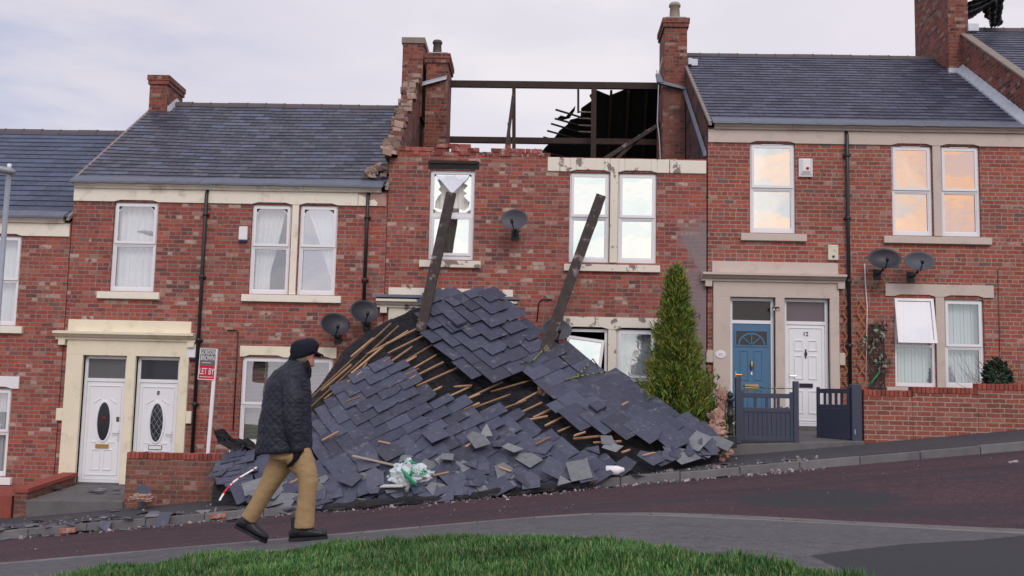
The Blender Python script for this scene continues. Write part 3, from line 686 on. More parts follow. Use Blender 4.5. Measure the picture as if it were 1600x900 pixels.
def roof(house, x0, x1, mat, exp=.2, sag=0.0, rear=True, ze=5.93, zr=8.75, seed=0, hip=0):
    ye, yr = -.17, 4.0
    mb = MB(); sl = math.hypot(yr-ye, zr-ze); n = int(round(sl/exp)); nx = 14; rr_ = random.Random(seed)
    up = np.array([0, -(zr-ze)/sl, (yr-ye)/sl])
    for side in (0, 1) if rear else (0,):
        for r in range(n):
            for i in range(nx):
                xa, xb = lerp(x0, x1, i/nx), lerp(x0, x1, (i+1)/nx)
                def pt(x, t, h):
                    sg = -sag*math.sin(math.pi*t)*math.sin(math.pi*(x-x0)/(x1-x0))+.006*mnoise.noise(Vector((x*2, t*9, seed)))
                    y = lerp(ye, yr, t); z = lerp(ze, zr, t)+sg; y, z = y+up[1]*h, z+up[2]*h
                    return (x, y if side == 0 else 8.0-y, z)
                t0, t1 = r/n, (r+1)/n
                q = [pt(xa, t0, .015), pt(xb, t0, .015), pt(xb, t1, .003), pt(xa, t1, .003)]
                uv = [(xa, r*exp), (xb, r*exp), (xb, r*exp+exp*.999), (xa, r*exp+exp*.999)]
                if side: q.reverse(); uv.reverse()
                mb.face(q, 0, uv)
                e = [pt(xa, t0, -.004), pt(xb, t0, -.004), pt(xb, t0, .015), pt(xa, t0, .015)]
                if side: e.reverse()
                mb.face(e, 1, [(0, 0)]*4)
    o = mb.build('roof', [mat, 'black_pipe'], house)
    rd = MB(); x = x0
    while x < x1-.1:
        b = min(x1, x+.45)
        prof = [(-.17, -.11), (-.13, -.04), (-.05, .035), (.05, .035), (.13, -.04), (.17, -.11)]; jz = rr_.uniform(-.006, .006)
        rd.loft([[(xx, 4+py*1.0, zr+pz+jz+ex) for py, pz in prof] for xx, ex in ((x, 0), (b-.03, .002), (b-.03, .012), (b-.002, .012))]); x = b
    rd.build('ridge_tiles', 'ridge_clay', house)
    for xx in (x0, x1):
        vg = MB()
        for k in range(12):
            t0, t1 = k/12, (k+1)/12
            vg.hexa([(xx-.03, lerp(ye, yr, t0), lerp(ze, zr, t0)-.06), (xx+.03, lerp(ye, yr, t0), lerp(ze, zr, t0)-.06), (xx+.03, lerp(ye, yr, t1), lerp(ze, zr, t1)-.06), (xx-.03, lerp(ye, yr, t1), lerp(ze, zr, t1)-.06),
                     (xx-.03, lerp(ye, yr, t0), lerp(ze, zr, t0)+.015), (xx+.03, lerp(ye, yr, t0), lerp(ze, zr, t0)+.015), (xx+.03, lerp(ye, yr, t1), lerp(ze, zr, t1)+.015), (xx-.03, lerp(ye, yr, t1), lerp(ze, zr, t1)+.015)])
        vg.build('verge', 'stone_coping', house)
    return o
def gutter(house, x0, x1, mat='cream_frieze'):
    mb = MB(); prof = [(-.01, 5.83), (-.07, 5.83), (-.085, 5.865), (-.12, 5.88), (-.14, 5.92), (-.14, 5.945), (-.01, 5.945)]
    n = 4
    for k in range(n):
        a, b = lerp(x0, x1, k/n)+.003, lerp(x0, x1, (k+1)/n)-.003
        mb.loft([[(xx, y-.004*(k % 2), z+.004*(k % 2)) for y, z in prof] for xx in (a, b)])
    mb.build('gutter', mat, house)
    ld = MB()
    nn = 24
    for k in range(nn):
        a, b = lerp(x0-.05, x1+.04, k/nn), lerp(x0-.05, x1+.04, (k+1)/nn); j = random.uniform(-.006, .006)
        ld.hexa([(a, -.19, 5.915+j), (b, -.19, 5.915+j), (b, .05, 6.06), (a, .05, 6.06), (a, -.19, 5.955+j), (b, -.19, 5.955+j), (b, .05, 6.095), (a, .05, 6.095)])
    ld.build('eaves_flashing', 'lead', house)
def pipe(house, x, z0, z1, mat='black_pipe'):
    mb = MB(); mb.tube([(x, -.02, z1), (x, -.075, z1-.10), (x, -.075, z0)], .036, 10)
    z = z1-.5
    while z > z0: mb.lathe((x, -.075, z), [(.036, -.04), (.046, -.03), (.046, .03), (.036, .04)], 10); mb.box(x-.065, x+.065, -.06, 0, z-.02, z+.02); z -= 1.25
    mb.build('drainpipe', mat, house, True)
def chimney(house, x0, x1, y0, y1, z0, z1, pots=(), mat='brick_chimney', cap=True, capmat='brick_chimney', jag=False):
    mb = MB(); mb.box(x0, x1, y0, y1, z0, z1-.001 if cap else z1)
    if cap:
        mb.box(x0-.035, x1+.035, y0-.035, y1+.035, z1-.22, z1-.12); mb.box(x0-.055, x1+.055, y0-.055, y1+.055, z1-.12, z1)
    ch = mb.build('chimney', [mat], house)
    if pots:
        fl = MB(); fl.loft([[(lerp(x0, x1, .5)+sx*(x1-x0)*.5*k, lerp(y0, y1, .5)+sy*(y1-y0)*.5*k, z1+h) for sx, sy in ((-1, -1), (1, -1), (1, 1), (-1, 1))] for k, h in ((1, .001), (.9, .06), (.5, .10))]); fl.build('flaunching', 'render_flaunching', ch)
    for (px_, py_, r, h, m) in pots:
        pb = MB(); pb.lathe((px_, py_, z1+.04), [(r*1.05, 0), (r, .05), (r*.86, h*.8), (r*1.06, h*.82), (r*1.08, h*.92), (r*.9, h*.94), (r*.9, h), (r*.7, h), (r*.7, h-.1)], 18); pb.build('chimney_pot', m, ch, True)
    return ch
def body(house, holes, mat, gable='brick_gable', zt=5.93, roofed=True, xl=0.0, xr=W, floor=-1.6):
    mb = MB(); wall_front(mb, xl, xr, floor, zt-.06, holes)
    def gpts(x): return [(x, 0, floor), (x, 8, floor), (x, 8, zt-.02), (x, 4, 8.72), (x, 0, zt-.02)]
    if roofed:
        g = gpts(xl); mb.face(g[::-1], 1); g = gpts(xr); mb.face(g, 1)
    mb.face([(xl, 8, floor), (xr, 8, floor), (xr, 8, zt-.02), (xl, 8, zt-.02)], 1)
    mb.face([(xl, 0.17, 2.95), (xr, .17, 2.95), (xr, 8, 2.95), (xl, 8, 2.95)], 2)
    mb.face([(xl, 0.01, zt-.10), (xr, .01, zt-.10), (xr, 8, zt-.10), (xl, 8, zt-.10)], 2)
    mb.face([(xl+.02, 3, floor), (xr-.02, 3, floor), (xr-.02, 3, zt-.1), (xl+.02, 3, zt-.1)], 2)
    return mb.build('wall', [mat, gable, 'room_dark'], house)

D1, D2 = (.43, 1.30), (1.48, 2.35)
UW = [(.83, 1.72, 3.77, 5.57), (3.61, 4.40, 3.77, 5.57), (4.57, 5.33, 3.77, 5.57)]
LW = [(3.61, 4.40, .82, 2.53), (4.57, 5.33, .82, 2.53)]
LW2 = [(3.56, 5.36, .82, 2.53)]
def surround(house, mat):
    p = thing_part('door_surround', house)
    mb = MB(); y = -.07
    for a, b in ((.10, D1[0]), (D1[1], D2[0]), (D2[1], 2.53)): mb.box(a, b, y, .22, 0, 2.49)
    for a, b in ((-.03, .099), (2.531, 2.64)): mb.box(a, b, y+.004, .01, 1.20, 1.44)
    bevel(mb.build('jambs', mat, p), .01)
    lt = MB(); lt.box(.10, 2.53, y+.003, .22, 2.491, 2.80)
    lt.build('door_lintel', mat, p)
    cn = MB(); prof = [(0.01, 2.79), (-.10, 2.79), (-.10, 2.83), (-.15, 2.845), (-.18, 2.88), (-.24, 2.90), (-.24, 2.945), (.01, 2.97)]
    cn.loft([[(xx, yy, z) for yy, z in prof] for xx in (-.13, 2.64)])
    for xx in (-.06, 2.50): cn.box(xx, xx+.13, -.12, .01, 2.68, 2.789)
    cn.build('cornice', mat, p)
    cp = MB(); cp.box(.08, 2.53, -.045, .02, 2.95, 3.19); bevel(cp.build('parapet_block', mat, p), .01)
    st = MB(); st.box(D1[0]+.002, D1[1]-.002, -.02, .3, -.12, .02); st.box(D2[0]+.002, D2[1]-.002, -.02, .3, -.12, .02); st.build('threshold', 'concrete_slab', p)
    return p
def door(house, x0, x1, leaf_mat, frame_mat='white_gloss_door', fan='frosted_grey', style='oval', number=None, num_xy=None, handle_side=1, plate='brass', open_h=2.47):
    d = thing_part('door', house); y = .085; zt = 1.98
    f = MB(); f.ring(x0+.003, x1-.003, .021, open_h+.015, y-.02, y+.06, .06, wb=.05)
    f.box(x0+.063, x1-.063, y-.018, y+.055, zt, zt+.065); f.build('door_frame', frame_mat, d)
    g = MB(); g.face([(x0+.063, y+.02, zt+.065), (x1-.063, y+.02, zt+.065), (x1-.063, y+.02, open_h-.04), (x0+.063, y+.02, open_h-.04)]); g.build('fanlight', fan, d)
    lf = MB(); a, b = x0+.066, x1-.066; yl = y+.0; lf.box(a, b, yl, yl+.045, .075, zt-.004)
    def mould(xa, xb, za, zb, wd=.018): lf.ring(xa, xb, za, zb, yl-.014, yl-.0005, wd)
    wd = b-a; cx = (a+b)/2
    if style == 'oval':
        mould(a+.05, b-.05, .16, zt-.08, .012)
        rx, rz, cz = .125, .37, 1.20
        n = 40
        for k in range(n):
            t0, t1 = 2*math.pi*k/n, 2*math.pi*(k+1)/n
            q = []
            for yy in (yl-.022, yl-.0005):
                for rr2 in (1.0, 1.0+.05/rx):
                    pass
            def o_(t, e, yy): return (cx+(rx+e)*math.cos(t), yy, cz+(rz+e)*math.sin(t))
            lf.hexa([o_(t0, 0, yl-.0005), o_(t1, 0, yl-.0005), o_(t1, .045, yl-.0005), o_(t0, .045, yl-.0005), o_(t0, 0.004, yl-.022), o_(t1, 0.004, yl-.022), o_(t1, .036, yl-.022), o_(t0, .036, yl-.022)])
        og = MB(); og.face([(cx+rx*math.cos(2*math.pi*k/n), yl-.006, cz+rz*math.sin(2*math.pi*k/n)) for k in range(n)])
        gl = og.build('oval_glass', 'frosted_dark', d)
        if number == '8':
            ll = MB()
            for i in range(-4, 5):
                for sgn in (1, -1):
                    pts = []
                    for tt in np.linspace(-1, 1, 41):
                        xx = tt*rx; zz = cz+i*.16+sgn*tt*.32*.62
                        if (xx/rx)**2+((zz-cz)/rz)**2 < .97: pts.append((cx+xx, zz))
                    if len(pts) > 1:
                        (xa, za), (xb, zb) = pts[0], pts[-1]; ll.bar((xa, yl-.008, za), (xb, yl-.008, zb), .004, .006, (0, 1, 0))
            ll.build('lead_lattice', 'chrome', d)
        else:
            rs = MB(); rs.lathe((0, 0, 0), [(.001, 0), (.03, .002), (.04, .004), (.02, .008)], 10)
            o = rs.build('rose_motif', 'rose_glass', d); o.rotation_euler = (math.pi/2, 0, 0); o.location = (cx, yl-.007, cz+.06)
        for sx in (-1, 1):
            for za, zb in ((.26, .66),):
                xa, xb = (cx-.20, cx-.03) if sx < 0 else (cx+.03, cx+.20)
                mould(xa, xb, za, zb, .016)
            lf.bar((cx+sx*.23, yl-.006, cz+.36), (cx+sx*.09, yl-.006, cz+.45), .02, .012, (0, 1, 0)); lf.bar((cx+sx*.23, yl-.006, .80), (cx+sx*.12, yl-.006, .80), .02, .012, (0, 1, 0))
        lp_z = .72
    elif style == 'sixpanel':
        mould(a+.05, b-.05, .12, zt-.06, .01)
        for xa, xb in ((cx-.22, cx-.05), (cx+.05, cx+.22)):
            mould(xa, xb, 1.47, 1.68); mould(xa, xb, .92, 1.38); mould(xa, xb, .26, .70)
        lp_z = .80
    else:   # blue with sunburst fanlight
        for xa, xb in ((cx-.22, cx-.05), (cx+.05, cx+.22)):
            mould(xa, xb, .88, 1.46, .02); mould(xa, xb, .22, .70, .02)
        za, zb = 1.56, 1.84
        mould(a+.04, b-.04, za-.03, zb+.02, .03)
        sg = MB(); sg.face([(a+.07, yl-.003, za), (b-.07, yl-.003, za), (b-.07, yl-.003, zb-.01), (a+.07, yl-.003, zb-.01)]); sg.build('sunburst_glass', 'frosted_dark', d)
        n = 14; R1, R2 = .235, .21
        for k in range(n):
            t0, t1 = math.pi*k/n, math.pi*(k+1)/n
            def o2(t, s_, yy): return (cx+(R1+s_)*math.cos(t), yy, za+(R2+s_)*math.sin(t))
            lf.hexa([o2(t0, 0, yl-.004), o2(t1, 0, yl-.004), o2(t1, .03, yl-.004), o2(t0, .03, yl-.004), o2(t0, 0, yl-.02), o2(t1, 0, yl-.02), o2(t1, .03, yl-.02), o2(t0, .03, yl-.02)])
        for t in (45, 90, 135): lf.bar((cx, yl-.012, za), (cx+R1*math.cos(math.radians(t)), yl-.012, za+R2*math.sin(math.radians(t))), .02, .016, (0, 1, 0))
        kn_ = MB(); kn_.lathe((cx, yl-.03, 1.17), [(.012, -.09), (.022, -.06), (.03, .0), (.022, .05), (.014, .09)], 10); kn_.build('door_knocker', 'brass', d, True)
        ks = MB(); ks.box(cx-.014, cx+.014, yl-.02, yl-.001, .98, 1.04); ks.build('spy_plate', 'plastic_white', d)
        lp_z = .76
    lf.build('door_leaf', leaf_mat, d)
    if style == 'sixpanel':
        kn_ = MB(); kn_.box(cx-.022, cx+.022, yl-.03, yl-.001, 1.38, 1.44); kn_.box(cx-.010, cx+.010, yl-.026, yl-.001, 1.33, 1.50); kn_.build('door_knocker', 'ink_black', d)
        plate = 'ink_black'
    lp = MB(); lp.box(cx-.125, cx+.125, yl-.016, yl-.001, lp_z-.035, lp_z+.035)
    if plate == 'plastic_white': lp.ring(cx-.132, cx+.132, lp_z-.042, lp_z+.042, yl-.020, yl-.002, .010, 1)
    else: lp.ring(cx-.130, cx+.130, lp_z-.040, lp_z+.040, yl-.020, yl-.002, .012, 1)
    lp.build('letter_plate', [plate, {'brass': 'brass', 'ink_black': 'ink_black'}.get(plate, 'grey_gasket')], d)
    hx = b-.06 if handle_side > 0 else a+.06
    hb = MB(); hb.box(hx-.014, hx+.014, yl-.012, yl-.001, .82, 1.04); hb.tube([(hx, yl-.01, .98), (hx, yl-.05, .98), (hx-handle_side*.11, yl-.05, .98)], .010, 8)
    hb.build('handle', 'brass' if leaf_mat == 'blue_paint_door' else 'chrome', d)
    if number:
        nx, nz = num_xy
        if number == '7':
            pl = MB(); pl.box(x0+nx-.036, x0+nx+.036, yl-.010, yl-.001, nz-.045, nz+.045); pl.build('number_plaque', 'ink_black', d)
            text_mesh('number_digit', '7', .08, 'brass', d, (x0+nx, yl-.013, nz))
        else: text_mesh('number_digit', number, .11, 'ink_black', d, (x0+nx, yl-.012, nz), .01)
    return d

def base_house(x0, zb, label): return thing('terraced_house', label, 'house', (x0, 0, zb), 'brick houses stepping up the street')
# ---- house 1 (far left, lowest)
X2, X3, X4 = -9.36, -3.04, 3.295
h1 = base_house(X2-6.325, -.93, 'lowest brick house at the left edge with the smooth blue slate roof')
holes = UW+LW2+[(D1[0], D1[1], .0, 2.49), (D2[0], D2[1], .0, 2.49)]
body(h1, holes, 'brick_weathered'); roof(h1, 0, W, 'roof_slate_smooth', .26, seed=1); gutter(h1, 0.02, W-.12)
lintel(h1, 'cream_frieze', 0, W-.02, 5.57, 5.83, [(a, b) for a, b, *_ in UW], name='frieze')
for i, h in enumerate(UW): window(h1, *h, drape=nets(i), seed=i)
mm = MB(); mm.box(4.41, 4.56, -.02, .13, 3.77, 5.57); mm.build('mullion', 'cream_frieze', h1)
sills(h1, 'cream_frieze', (.62, 1.95), 3.77); sills(h1, 'cream_frieze', (3.42, 5.5), 3.77)
window(h1, *LW2[0], drape=vblind); sills(h1, 'board_white', (3.42, 5.5), .82); lintel(h1, 'board_white', 3.42, 5.5, 2.53, 2.77, [LW2[0][:2]])
surround(h1, 'cream_paint'); door(h1, *D1, 'white_gloss_door'); door(h1, *D2, 'white_gloss_door')
# ---- house 2 (white oval-glass doors)
h2 = base_house(X2, -.20, 'brick house with two white oval glass doors and lichen spotted slate roof')
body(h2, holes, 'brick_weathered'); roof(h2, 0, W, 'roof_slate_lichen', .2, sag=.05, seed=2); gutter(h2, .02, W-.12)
lintel(h2, 'cream_frieze', 0.005, 5.72, 5.57, 5.83, [(a, b) for a, b, *_ in UW], name='frieze')
mb = MB(); mb.box(5.73, W-.02, -.028, .12, 5.57, 5.83); mb.build('bare_stone_block', 'bare_sandstone', h2)
mb = MB()
pk = [(5.73, 5.572), (5.73, 5.80), (5.86, 5.75), (5.95, 5.68), (6.05, 5.70), (6.12, 5.64), (6.10, 5.572)]
mb.face([(a, -.0305, b) for a, b in pk]); mb.build('paint_flake', 'cream_frieze', h2)
window(h2, *UW[0], 'glass_clear', .53, True, nets(3)); window(h2, *UW[1], 'glass_clear', .53, True, swag('L', 2)); window(h2, *UW[2], 'glass_mid', .53, True, swag('R', 5))
mb = MB(); mb.box(4.42, 4.55, -.02, .13, 3.77, 5.57); mb.build('mullion', 'cream_frieze', h2)
sills(h2, 'cream_frieze', (.62, 1.86), 3.77); sills(h2, 'cream_frieze', (3.50, 5.47), 3.77)
wl = window(h2, *LW2[0], 'glass_clear', .45, False, blind)
mb = MB(); mb.box(4.42, 4.50, .03, .12, .9, 2.46); mb.build('centre_post', 'white_upvc', wl)
sills(h2, 'cream_paint', (3.42, 5.5), .82); lintel(h2, 'cream_paint', 3.52, 5.42, 2.53, 2.74, [(3.6, 4.38), (4.55, 5.32)])
surround(h2, 'cream_paint')
door(h2, *D1, 'white_gloss_door', number='7', num_xy=(.72, 1.25)); door(h2, *D2, 'white_gloss_door', number='8', num_xy=(.435, 1.78), plate='plastic_white', fan='frosted_dark')
pipe(h2, 2.70, .2, 5.83); pipe(h2, 5.93, 3.3, 5.83)
chimney(h2, .02, .44, 3.45, 4.5, 8.2, 9.28)
fl = MB()
for k in range(7):
    y = 3.5+k*.13; z = 8.75-.68*abs(4-y); fl.hexa([(.445, y, z-.03), (.56, y, z-.06), (.56, y+.13, z-.06+.07), (.445, y+.13, z+.05), (.445, y, z+.14), (.47, y, z+.10), (.47, y+.12, z+.16), (.445, y+.12, z+.2)])
fl.build('lead_flashing', 'lead_bright', h2)
# ---- house 4
h4 = base_house(X4, 1.21, 'brick house with blue and white doors beside the conifer, orange sky in its windows')
holes4 = UW+LW+[(D1[0], D1[1], .0, 2.49), (D2[0], D2[1], .0, 2.49)]
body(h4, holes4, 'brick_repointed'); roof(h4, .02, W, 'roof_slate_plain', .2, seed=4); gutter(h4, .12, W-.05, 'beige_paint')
lintel(h4, 'beige_paint', .005, W-.01, 5.57, 5.83, [(a, b) for a, b, *_ in UW], name='frieze')
window(h4, *UW[0], 'glass_coated', .5, vent=True); window(h4, *UW[1], 'glass_coated', .5, vent=True); window(h4, *UW[2], 'glass_coated', .5, vent=True)
mb = MB(); mb.box(4.41, 4.56, -.02, .13, 3.77, 5.57); mb.build('mullion', 'beige_paint', h4)
sills(h4, 'beige_paint', (.64, 1.92), 3.76); sills(h4, 'beige_paint', (3.42, 5.5), 3.76)
lintel(h4, 'beige_paint', 3.44, 5.52, 2.57, 2.81, [(3.61, 4.40), (4.57, 5.33)])
window(h4, *LW[1], 'glass_faint', .46, False, vblind)
wl = thing_part('window', h4); x0, x1, z0, z1 = LW[0]; zm = lerp(z0, z1, .46)
f = MB(); f.ring(x0+.004, x1-.004, z0+.004, z1+.03, .055, .125, .055, wb=.075); f.box(x0+.06, x1-.06, .057, .122, zm-.03, zm+.03); f.build('frame', 'white_upvc', wl)
g = MB(); g.face([(x0+.06, .09, z0+.08), (x1-.06, .09, z0+.08), (x1-.06, .09, zm-.03), (x0+.06, .09, zm-.03)]); g.build('pane', 'glass_faint', wl)
vblind(wl, x0, x1, z0, z1)
def tilted(parent, x0, x1, z0, z1, y, ang, roll=0.0, gl='glass_coated', hinge='top'):
    s_ = MB(); wd, hh = x1-x0, z1-z0
    s_.ring(0, wd, -hh, 0, -.03, .025, .055)
    o = s_.build('sash', 'white_upvc', parent); o.location = (x0, y, z1); o.rotation_euler = (ang, roll, 0)
    g = MB(); g.face([(.05, .0, -hh+.05), (wd-.05, 0, -hh+.05), (wd-.05, 0, -.05), (.05, 0, -.05)]); q = g.build('sash_pane', gl, parent); q.location = o.location; q.rotation_euler = o.rotation_euler
    return o
tilted(wl, x0+.01, x1-.03, zm+.03, z1, .03, math.radians(-11))
sills(h4, 'beige_paint', (3.42, 5.52), .82)
mb = MB(); mb.box(4.405, 4.565, -.02, .13, .82, 2.57); mb.build('mullion', 'beige_paint', h4)
surround(h4, 'beige_paint')
door(h4, *D1, 'blue_paint_door', fan='frosted_dark', style='blue', handle_side=-1); door(h4, *D2, 'white_gloss_door', fan='frosted_plum', style='sixpanel', number='12', num_xy=(.435, 1.80), handle_side=-1)
pl = MB(); pl.lathe((0, 0, 0), [(.001, -.006), (.12, -.006), (.13, 0), (.12, .008), (.001, .012)], 20); o = pl.build('number_plate', 'plastic_white', h4); o.location = (.24, -.076, 1.36); o.rotation_euler = (math.pi/2, 0, 0); o.scale = (.8, .6, 1)
text_mesh('number_digit', '11', .095, 'ink_black', o, (0, 0, .014), .004).rotation_euler = (0, 0, 0)
pipe(h4, 2.72, .5, 5.83)
chimney(h4, -.48, .04, 3.2, 4.25, 7.55, 9.35, [(-.20, 3.6, .13, .48, 'clay_pot')])
mb = MB(); mb.box(.05, .28, 3.14, 3.19, 8.20, 8.36); mb.box(.05, .13, 3.05, 3.14, 8.20, 8.35); mb.build('lead_flashing', 'lead_bright', h4)
# parapet of brick along the left verge
def parapet(house, mat, x0=-.03, x1=.12, top=.16, y1=3.3, step=.0):
    mb = MB(); n = 14
    for k in range(n):
        ya, yb = lerp(-.02, y1, k/n), lerp(-.02, y1, (k+1)/n); za, zb = 5.93+.68*(ya+.17), 5.93+.68*(yb+.17)
        mb.hexa([(x0, ya, za-.6), (x1, ya, za-.6), (x1, yb, zb-.6), (x0, yb, zb-.6), (x0, ya, za+top), (x1, ya, za+top), (x1, yb, zb+top), (x0, yb, zb+top)])
    mb.build('parapet', mat, house)
    cp = MB()
    for k in range(n):
        ya, yb = lerp(-.06, y1, k/n), lerp(-.06, y1, (k+1)/n)-.004; za, zb = 5.93+.68*(ya+.17)+top, 5.93+.68*(yb+.17)+top
        cp.hexa([(x0-.02, ya, za+.002), (x1+.02, ya, za+.002), (x1+.02, yb, zb+.002), (x0-.02, yb, zb+.002), (x0-.02, ya, za+.045), (x1+.02, ya, za+.045), (x1+.02, yb, zb+.045), (x0-.02, yb, zb+.045)])
    cp.build('coping', 'stone_coping', house)
# ---- house 5 (far right, only roof and chimney in the frame)
h5 = base_house(X4+6.33, 1.93, 'topmost brick house at the right edge with the big chimney wrapped in torn black sheeting')
body(h5, holes4, 'brick_repointed', 'brick_chimney'); roof(h5, .02, W, 'roof_slate_plain', .2, seed=5); gutter(h5, .12, W-.05, 'beige_paint')
lintel(h5, 'beige_paint', .005, W-.01, 5.57, 5.83, [(a, b) for a, b, *_ in UW], name='frieze')
for i, h in enumerate(UW): window(h5, *h, drape=nets(i+20))
for h in LW: window(h5, *h, drape=nets(3))
surround(h5, 'beige_paint'); door(h5, *D1, 'white_gloss_door'); door(h5, *D2, 'white_gloss_door')
parapet(h5, 'brick_chimney', -.02, .14, .14, 3.2)
chimney(h5, -.32, .14, 3.05, 5.1, 7.3, 10.2, mat='brick_chimney')
mb = MB()
for k in range(14):
    ya, yb = lerp(-.1, 3.0, k/14), lerp(-.1, 3.0, (k+1)/14); za, zb = 5.22+.68*(ya+.17), 5.22+.68*(yb+.17)
    mb.hexa([(-.20, ya, za-.02), (-.022, ya, za), (-.022, yb, zb), (-.20, yb, zb-.02), (-.19, ya, za+.03), (-.03, ya, za+.17), (-.03, yb-.02, zb+.17), (-.19, yb-.02, zb+.03)])
mb.box(-.36, .0, 2.97, 3.045, 7.28, 7.45); mb.build('lead_flashing', 'lead_bright', h5)
mb = MB(); mb.box(.15, .36, 3.0, 3.15, 8.35, 8.52); mb.box(.10, .20, 2.95, 3.04, 8.33, 8.5); mb.build('lead_saddle', 'lead_bright', h5)

# ---- house 3 (the damaged one)
H3Z = .56
h3 = thing('terraced_house', 'damaged brick house without its roof, bare black beams against the sky', 'house', (X3, 0, H3Z), 'brick houses stepping up the street')
holes3 = UW+LW+[(D1[0], D1[1], .0, 2.49), (D2[0], D2[1], .0, 2.49)]
body(h3, holes3, 'brick_damaged', roofed=False, zt=5.93)
# broken top courses, brick by brick
rb = random.Random(11); mb = MB()
for row in range(3):
    x = .02+.06*(row % 2)
    while x < 3.05:
        ln = rb.choice((.11, .225, .225)); lim = 1.1 if row == 0 else (1 if mnoise.noise(Vector((x*1.6, 3.1, 0))) > -.12 else .12) if row == 1 else (.9 if mnoise.noise(Vector((x*1.9, 8.3, 0))) > .22 else 0)
        if rb.random() < lim: mb.obox((x+ln/2, .055+rb.uniform(-.02, .02), 5.93-.06+row*.079+.038), (1, rb.uniform(-.04, .04), rb.uniform(-.03, .03)), (0, 1, 0), (0, 0, 1), ln/2-.002, .06, .0385)
        x += ln+.004
mb.build('broken_courses', 'brick_broken', h3)
mb = MB(); mb.box(.78, 1.80, -.004, .14, 5.585, 5.66, 0); mb.box(.82, 1.76, -.03, .02, 5.70, 5.76, 1); mb.box(.78, 1.80, -.006, .10, 5.665, 5.75, 0); mb.build('steel_lintel', ['roof_felt', 'dark_timber'], h3)
for a, b, t in ((3.16, 3.40, 5.86), (3.41, 5.57, 5.85), (5.585, 6.30, 5.84)):
    nts = [(p, q) for p, q, *_ in UW if a < p and q < b]
    bevel(lintel(h3, 'peeling_paint', a, b, 5.575, t, nts, name='frieze_block'), .012)
def broken_upper(p, a, b, c_, d): nets(8, 'cream_curtain')(p, a, b, c_, d)
# left upper window: pane burst
wl = thing_part('window', h3); x0, x1, z0, z1 = UW[0]; z1 -= .0; zm = lerp(z0, z1, .5)
f = MB(); f.ring(x0+.004, x1-.004, z0+.004, z1-.004, .055, .125, .07, wb=.09); f.box(x0+.07, x1-.07, .057, .122, zm-.04, zm+.04); f.ring(x0+.05, x1-.05, z0+.085, zm-.03, .03, .054, .05); f.build('frame', 'white_upvc', wl)
g = MB(); g.face([(x0+.09, .05, z0+.12), (x1-.09, .05, z0+.12), (x1-.09, .05, zm-.05), (x0+.09, .05, zm-.05)])
cx, cz = (x0+x1)/2, lerp(zm, z1, .5); rg = random.Random(4); n = 26
outer = []; inner = []
for k in range(n):
    t = 2*math.pi*k/n; dx, dz = math.cos(t), math.sin(t); sc_ = min((x1-x0-.15)/2/abs(dx+1e-9), (z1-zm-.12)/2/abs(dz+1e-9))
    outer.append((cx+dx*sc_, cz+dz*sc_)); q = rg.uniform(.55, .93)*sc_ if k % 2 else rg.uniform(.72, .97)*sc_; inner.append((cx+dx*min(q, .5), cz+dz*q))
for k in range(n): 
    k2 = (k+1) % n; g.face([(outer[k][0], .085, outer[k][1]), (outer[k2][0], .085, outer[k2][1]), (inner[k2][0], .085, inner[k2][1]), (inner[k][0], .085, inner[k][1])])
g.build('pane', 'glass_coated', wl)
sv = MB()
sv.face([(x0+.10, .03, z1-.09), (cx-.02, -.02, z1-.46), (cx+.02, -.01, z1-.46), (cx+.05, .03, z1-.09)]); sv.face([(cx+.05, .03, z1-.09), (cx+.02, -.01, z1-.46), (x1-.15, .01, z1-.16), (x1-.12, .03, z1-.09)])
sv.build('torn_film', 'glass_coated', wl)
curtain(wl, x0+.08, x1-.08, z0+.1, z1-.08, .2, 'cream_curtain', 8, seed=9)
window(h3, *UW[1], 'glass_coated', .5); window(h3, *UW[2], 'glass_coated', .5)
mb = MB(); mb.box(4.41, 4.56, -.035, .13, 3.77, 5.574); mb.build('mullion', 'peeling_paint', h3)
sills(h3, 'peeling_paint', (.67, 1.88), 3.76); sills(h3, 'peeling_paint', (3.52, 5.40), 3.74)
lintel(h3, 'peeling_paint', 3.53, 5.52, 2.46, 2.69, [(3.61, 4.40), (4.57, 5.33)])
window(h3, LW[1][0], LW[1][1], .82, 2.46, 'glass_clear', .42, False, lambda p, a, b, c_, d: curtain(p, a+.04, b-.04, c_+.06, d-.05, .2, 'vertical_blind', 3, .01))
wl = thing_part('window', h3); x0, x1, z0, z1 = LW[0][0], LW[0][1], .82, 2.46; zm = lerp(z0, z1, .42)
f = MB(); f.ring(x0+.004, x1-.004, z0+.004, z1-.004, .055, .125, .055, wb=.075); f.box(x0+.06, x1-.06, .057, .122, zm-.03, zm+.03); f.build('frame', 'white_upvc', wl)
tilted(wl, x0-.0, x1-.06, zm-.02, z1-.14, -.01, math.radians(-7), math.radians(7))
mb = MB(); mb.box(4.405, 4.565, -.02, .13, .82, 2.46); mb.build('mullion', 'peeling_paint', h3)
sills(h3, 'peeling_paint', (3.45, 5.5), .82)
surround(h3, 'peeling_paint'); door(h3, *D1, 'white_gloss_door'); door(h3, *D2, 'white_gloss_door')
mb = MB(); mb.box(-.14, 2.66, -.26, -.03, 2.975, 3.03); mb.build('cornice_flashing', 'lead', h3)
# ---- attic: party walls, purlins, what is left of the rear slope
def loc3(q): return np.array(q)-np.array([X3, 0, H3Z])
pw = MB(); prof = [(615, 236), (618, 212), (629, 203), (632, 184), (642, 168), (650, 152), (656, 140)]
